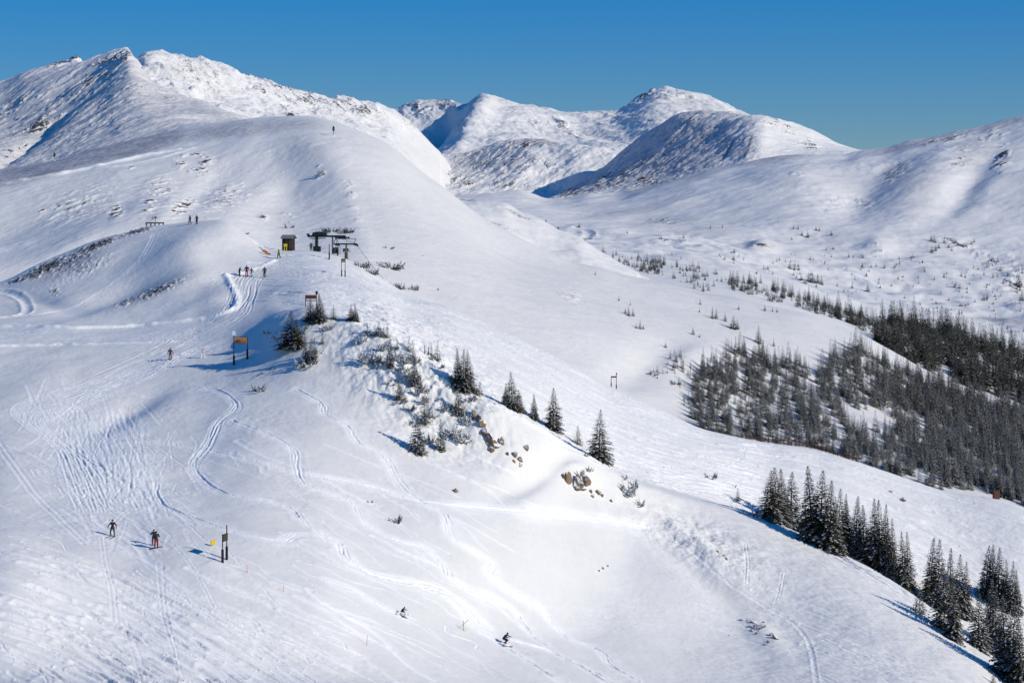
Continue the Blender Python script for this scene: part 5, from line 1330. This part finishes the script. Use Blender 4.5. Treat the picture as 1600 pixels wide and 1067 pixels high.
a = person(176, 838, 26, WIDE_, (.035, .010, .018), (.07, .11, .11), (.02, .02, .025), 165, 'person in a dark maroon jacket and grey green trousers standing leftmost on the lower run')
pole(a, WIDE_, 0, (-.75, .25, -.05), 'ski pole planted at the right of the person in the maroon jacket'); pole(a, WIDE_, 1, (.75, .25, .05), 'ski pole planted at the left of the person in the maroon jacket')
b = person(240.5, 851, 24, RAISED, (.02, .022, .028), (.03, .03, .035), (.02, .02, .02), 175, 'person in a dark coat half hidden behind the one in red trousers', ski=False, Y=None)
b = person(244, 856, 26, RAISED, (.012, .040, .032), (.26, .008, .014), (.02, .045, .035), 205, 'person in a dark green jacket and red trousers standing on the lower run', ski=False, board=True)
person(266, 562, 18, STAND, (.075, .010, .012), (.16, .12, .08), (.02, .02, .02), 200, 'person in a dark red jacket and khaki trousers alone below the road junction')
person(374, 432, 15, LEAN, (.010, .013, .014), (.012, .014, .018), (.015, .015, .015), 250, 'person in black leaning on the road bank leftmost of the group of four')
person(385.5, 432, 17, STAND, (.014, .012, .016), (.62, .03, .12), (.015, .015, .02), 170, 'person in a black jacket and bright pink trousers on the road')
person(393, 432, 13, STAND, (.010, .014, .014), (.28, .52, .46), (.01, .01, .01), 170, 'small person in a black jacket and pale mint trousers beside the pink trousers')
person(413.5, 433, 16, STAND, (.060, .055, .030), (.055, .050, .030), (.05, .05, .03), 150, 'person dressed in olive on the road right of the small one in mint trousers')
person(436, 404, 16, WALK, (.55, .55, .03), (.03, .04, .035), (.75, .72, .5), 120, 'person in a bright yellow jacket walking in front of the hut', ski=False)
person(297, 350.5, 13.5, WALK, (.012, .016, .014), (.012, .014, .014), (.02, .015, .015), 130, 'person in black on the knoll top left of the other one', ski=False)
person(307.5, 350.5, 14, STAND, (.080, .028, .022), (.030, .020, .018), (.02, .02, .02), 150, 'person in a rusty brown jacket on the knoll top', ski=False)
person(629, 961, 13.5, CROUCH, (.010, .008, .012), (.055, .008, .016), (.012, .010, .012), 245, 'crouched skier in black with dark red trousers trailing white spray')
c_ = person(789, 1006, 18.5, CROUCH, (.010, .030, .055), (.012, .016, .026), (.012, .025, .045), 250, 'crouched skier in navy blue carving near the bottom of the picture')
person(486, 391, 13, STAND, (.012, .014, .016), (.014, .014, .016), (.014, .014, .014), 180, 'person in dark clothes standing at the foot of the lift terminal', ski=False)
# snow thrown up by the two carving skiers
for px, py, L, lb in ((627, 962, 2.2, 'white plume of snow thrown up by the crouched black skier'), (788, 1009, 1.6, 'white plume of snow at the skis of the navy blue skier')):
    p, u = spot(px, py); r = random.Random(px); g = G()
    for k in range(42):
        q = r.random(); g.ball((-1.1 * L * q + L * .35, r.gauss(0, .10), .04 + .20 * (1 - abs(q - .5)) * r.random() + .36 * q * L * .45), r.uniform(.05, .16) * (1.15 - .6 * q), 1, (1.6, 1, .7))
    o = g.done('snow_spray', m_cap, None, True); o.location = p; tag(o, lb, 'snow spray', kind='stuff')
# ------------------------------------------------------------------ light and camera
w = bpy.data.worlds.new("World"); scene.world = w; w.use_nodes = True
nt = w.node_tree
sky = nt.nodes.new('ShaderNodeTexSky'); sky.sky_type = 'NISHITA'; sky.sun_disc = False
sun_dir = Vector((math.cos(R(SUN_EL)) * math.cos(R(SUN_AZ)), -math.cos(R(SUN_EL)) * math.sin(R(SUN_AZ)), math.sin(R(SUN_EL))))
sky.sun_elevation = R(SUN_EL)
sky.sun_rotation = math.atan2(sun_dir.x, sun_dir.y)
sky.altitude = 3600; sky.air_density = 1.0; sky.dust_density = 0.0; sky.ozone_density = 4.0
bg = nt.nodes['Background']; bg.inputs['Strength'].default_value = 0.25
hs = nt.nodes.new('ShaderNodeHueSaturation'); hs.inputs['Saturation'].default_value = 1.40; hs.inputs['Hue'].default_value = 0.503
nt.links.new(sky.outputs[0], hs.inputs['Color'])
bw = nt.nodes.new('ShaderNodeRGBToBW'); nt.links.new(sky.outputs[0], bw.inputs[0])
den = nt.nodes.new('ShaderNodeMath'); den.operation = 'MULTIPLY_ADD'; den.inputs[1].default_value = 0.55; den.inputs[2].default_value = 1.0
nt.links.new(bw.outputs[0], den.inputs[0])
dv = nt.nodes.new('ShaderNodeVectorMath'); dv.operation = 'DIVIDE'
nt.links.new(hs.outputs[0], dv.inputs[0]); nt.links.new(den.outputs[0], dv.inputs[1]); nt.links.new(dv.outputs[0], bg.inputs['Color'])
sl = bpy.data.lights.new('sun', 'SUN'); sl.energy = 3.7; sl.angle = R(0.5); sl.color = (1.0, 0.935, 0.82)
so = bpy.data.objects.new('sun', sl); COL.objects.link(so)
so.rotation_euler = (-sun_dir).to_track_quat('-Z', 'Y').to_euler()
so.location = (60, -20, 80)
cam = bpy.data.cameras.new('camera'); co = bpy.data.objects.new('camera', cam); COL.objects.link(co)
co.rotation_euler = (R(90), 0, 0)
cam.lens = 70; cam.sensor_width = 36; cam.sensor_fit = 'HORIZONTAL'
cam.shift_y = -(533.5 - HY) / 1600.0
cam.clip_start = 1; cam.clip_end = 60000
scene.camera = co
scene.view_settings.view_transform = 'Standard'; scene.view_settings.look = 'None'
scene.view_settings.exposure = 0; scene.view_settings.gamma = 1
scene.cycles.max_bounces = 6; scene.cycles.diffuse_bounces = 2
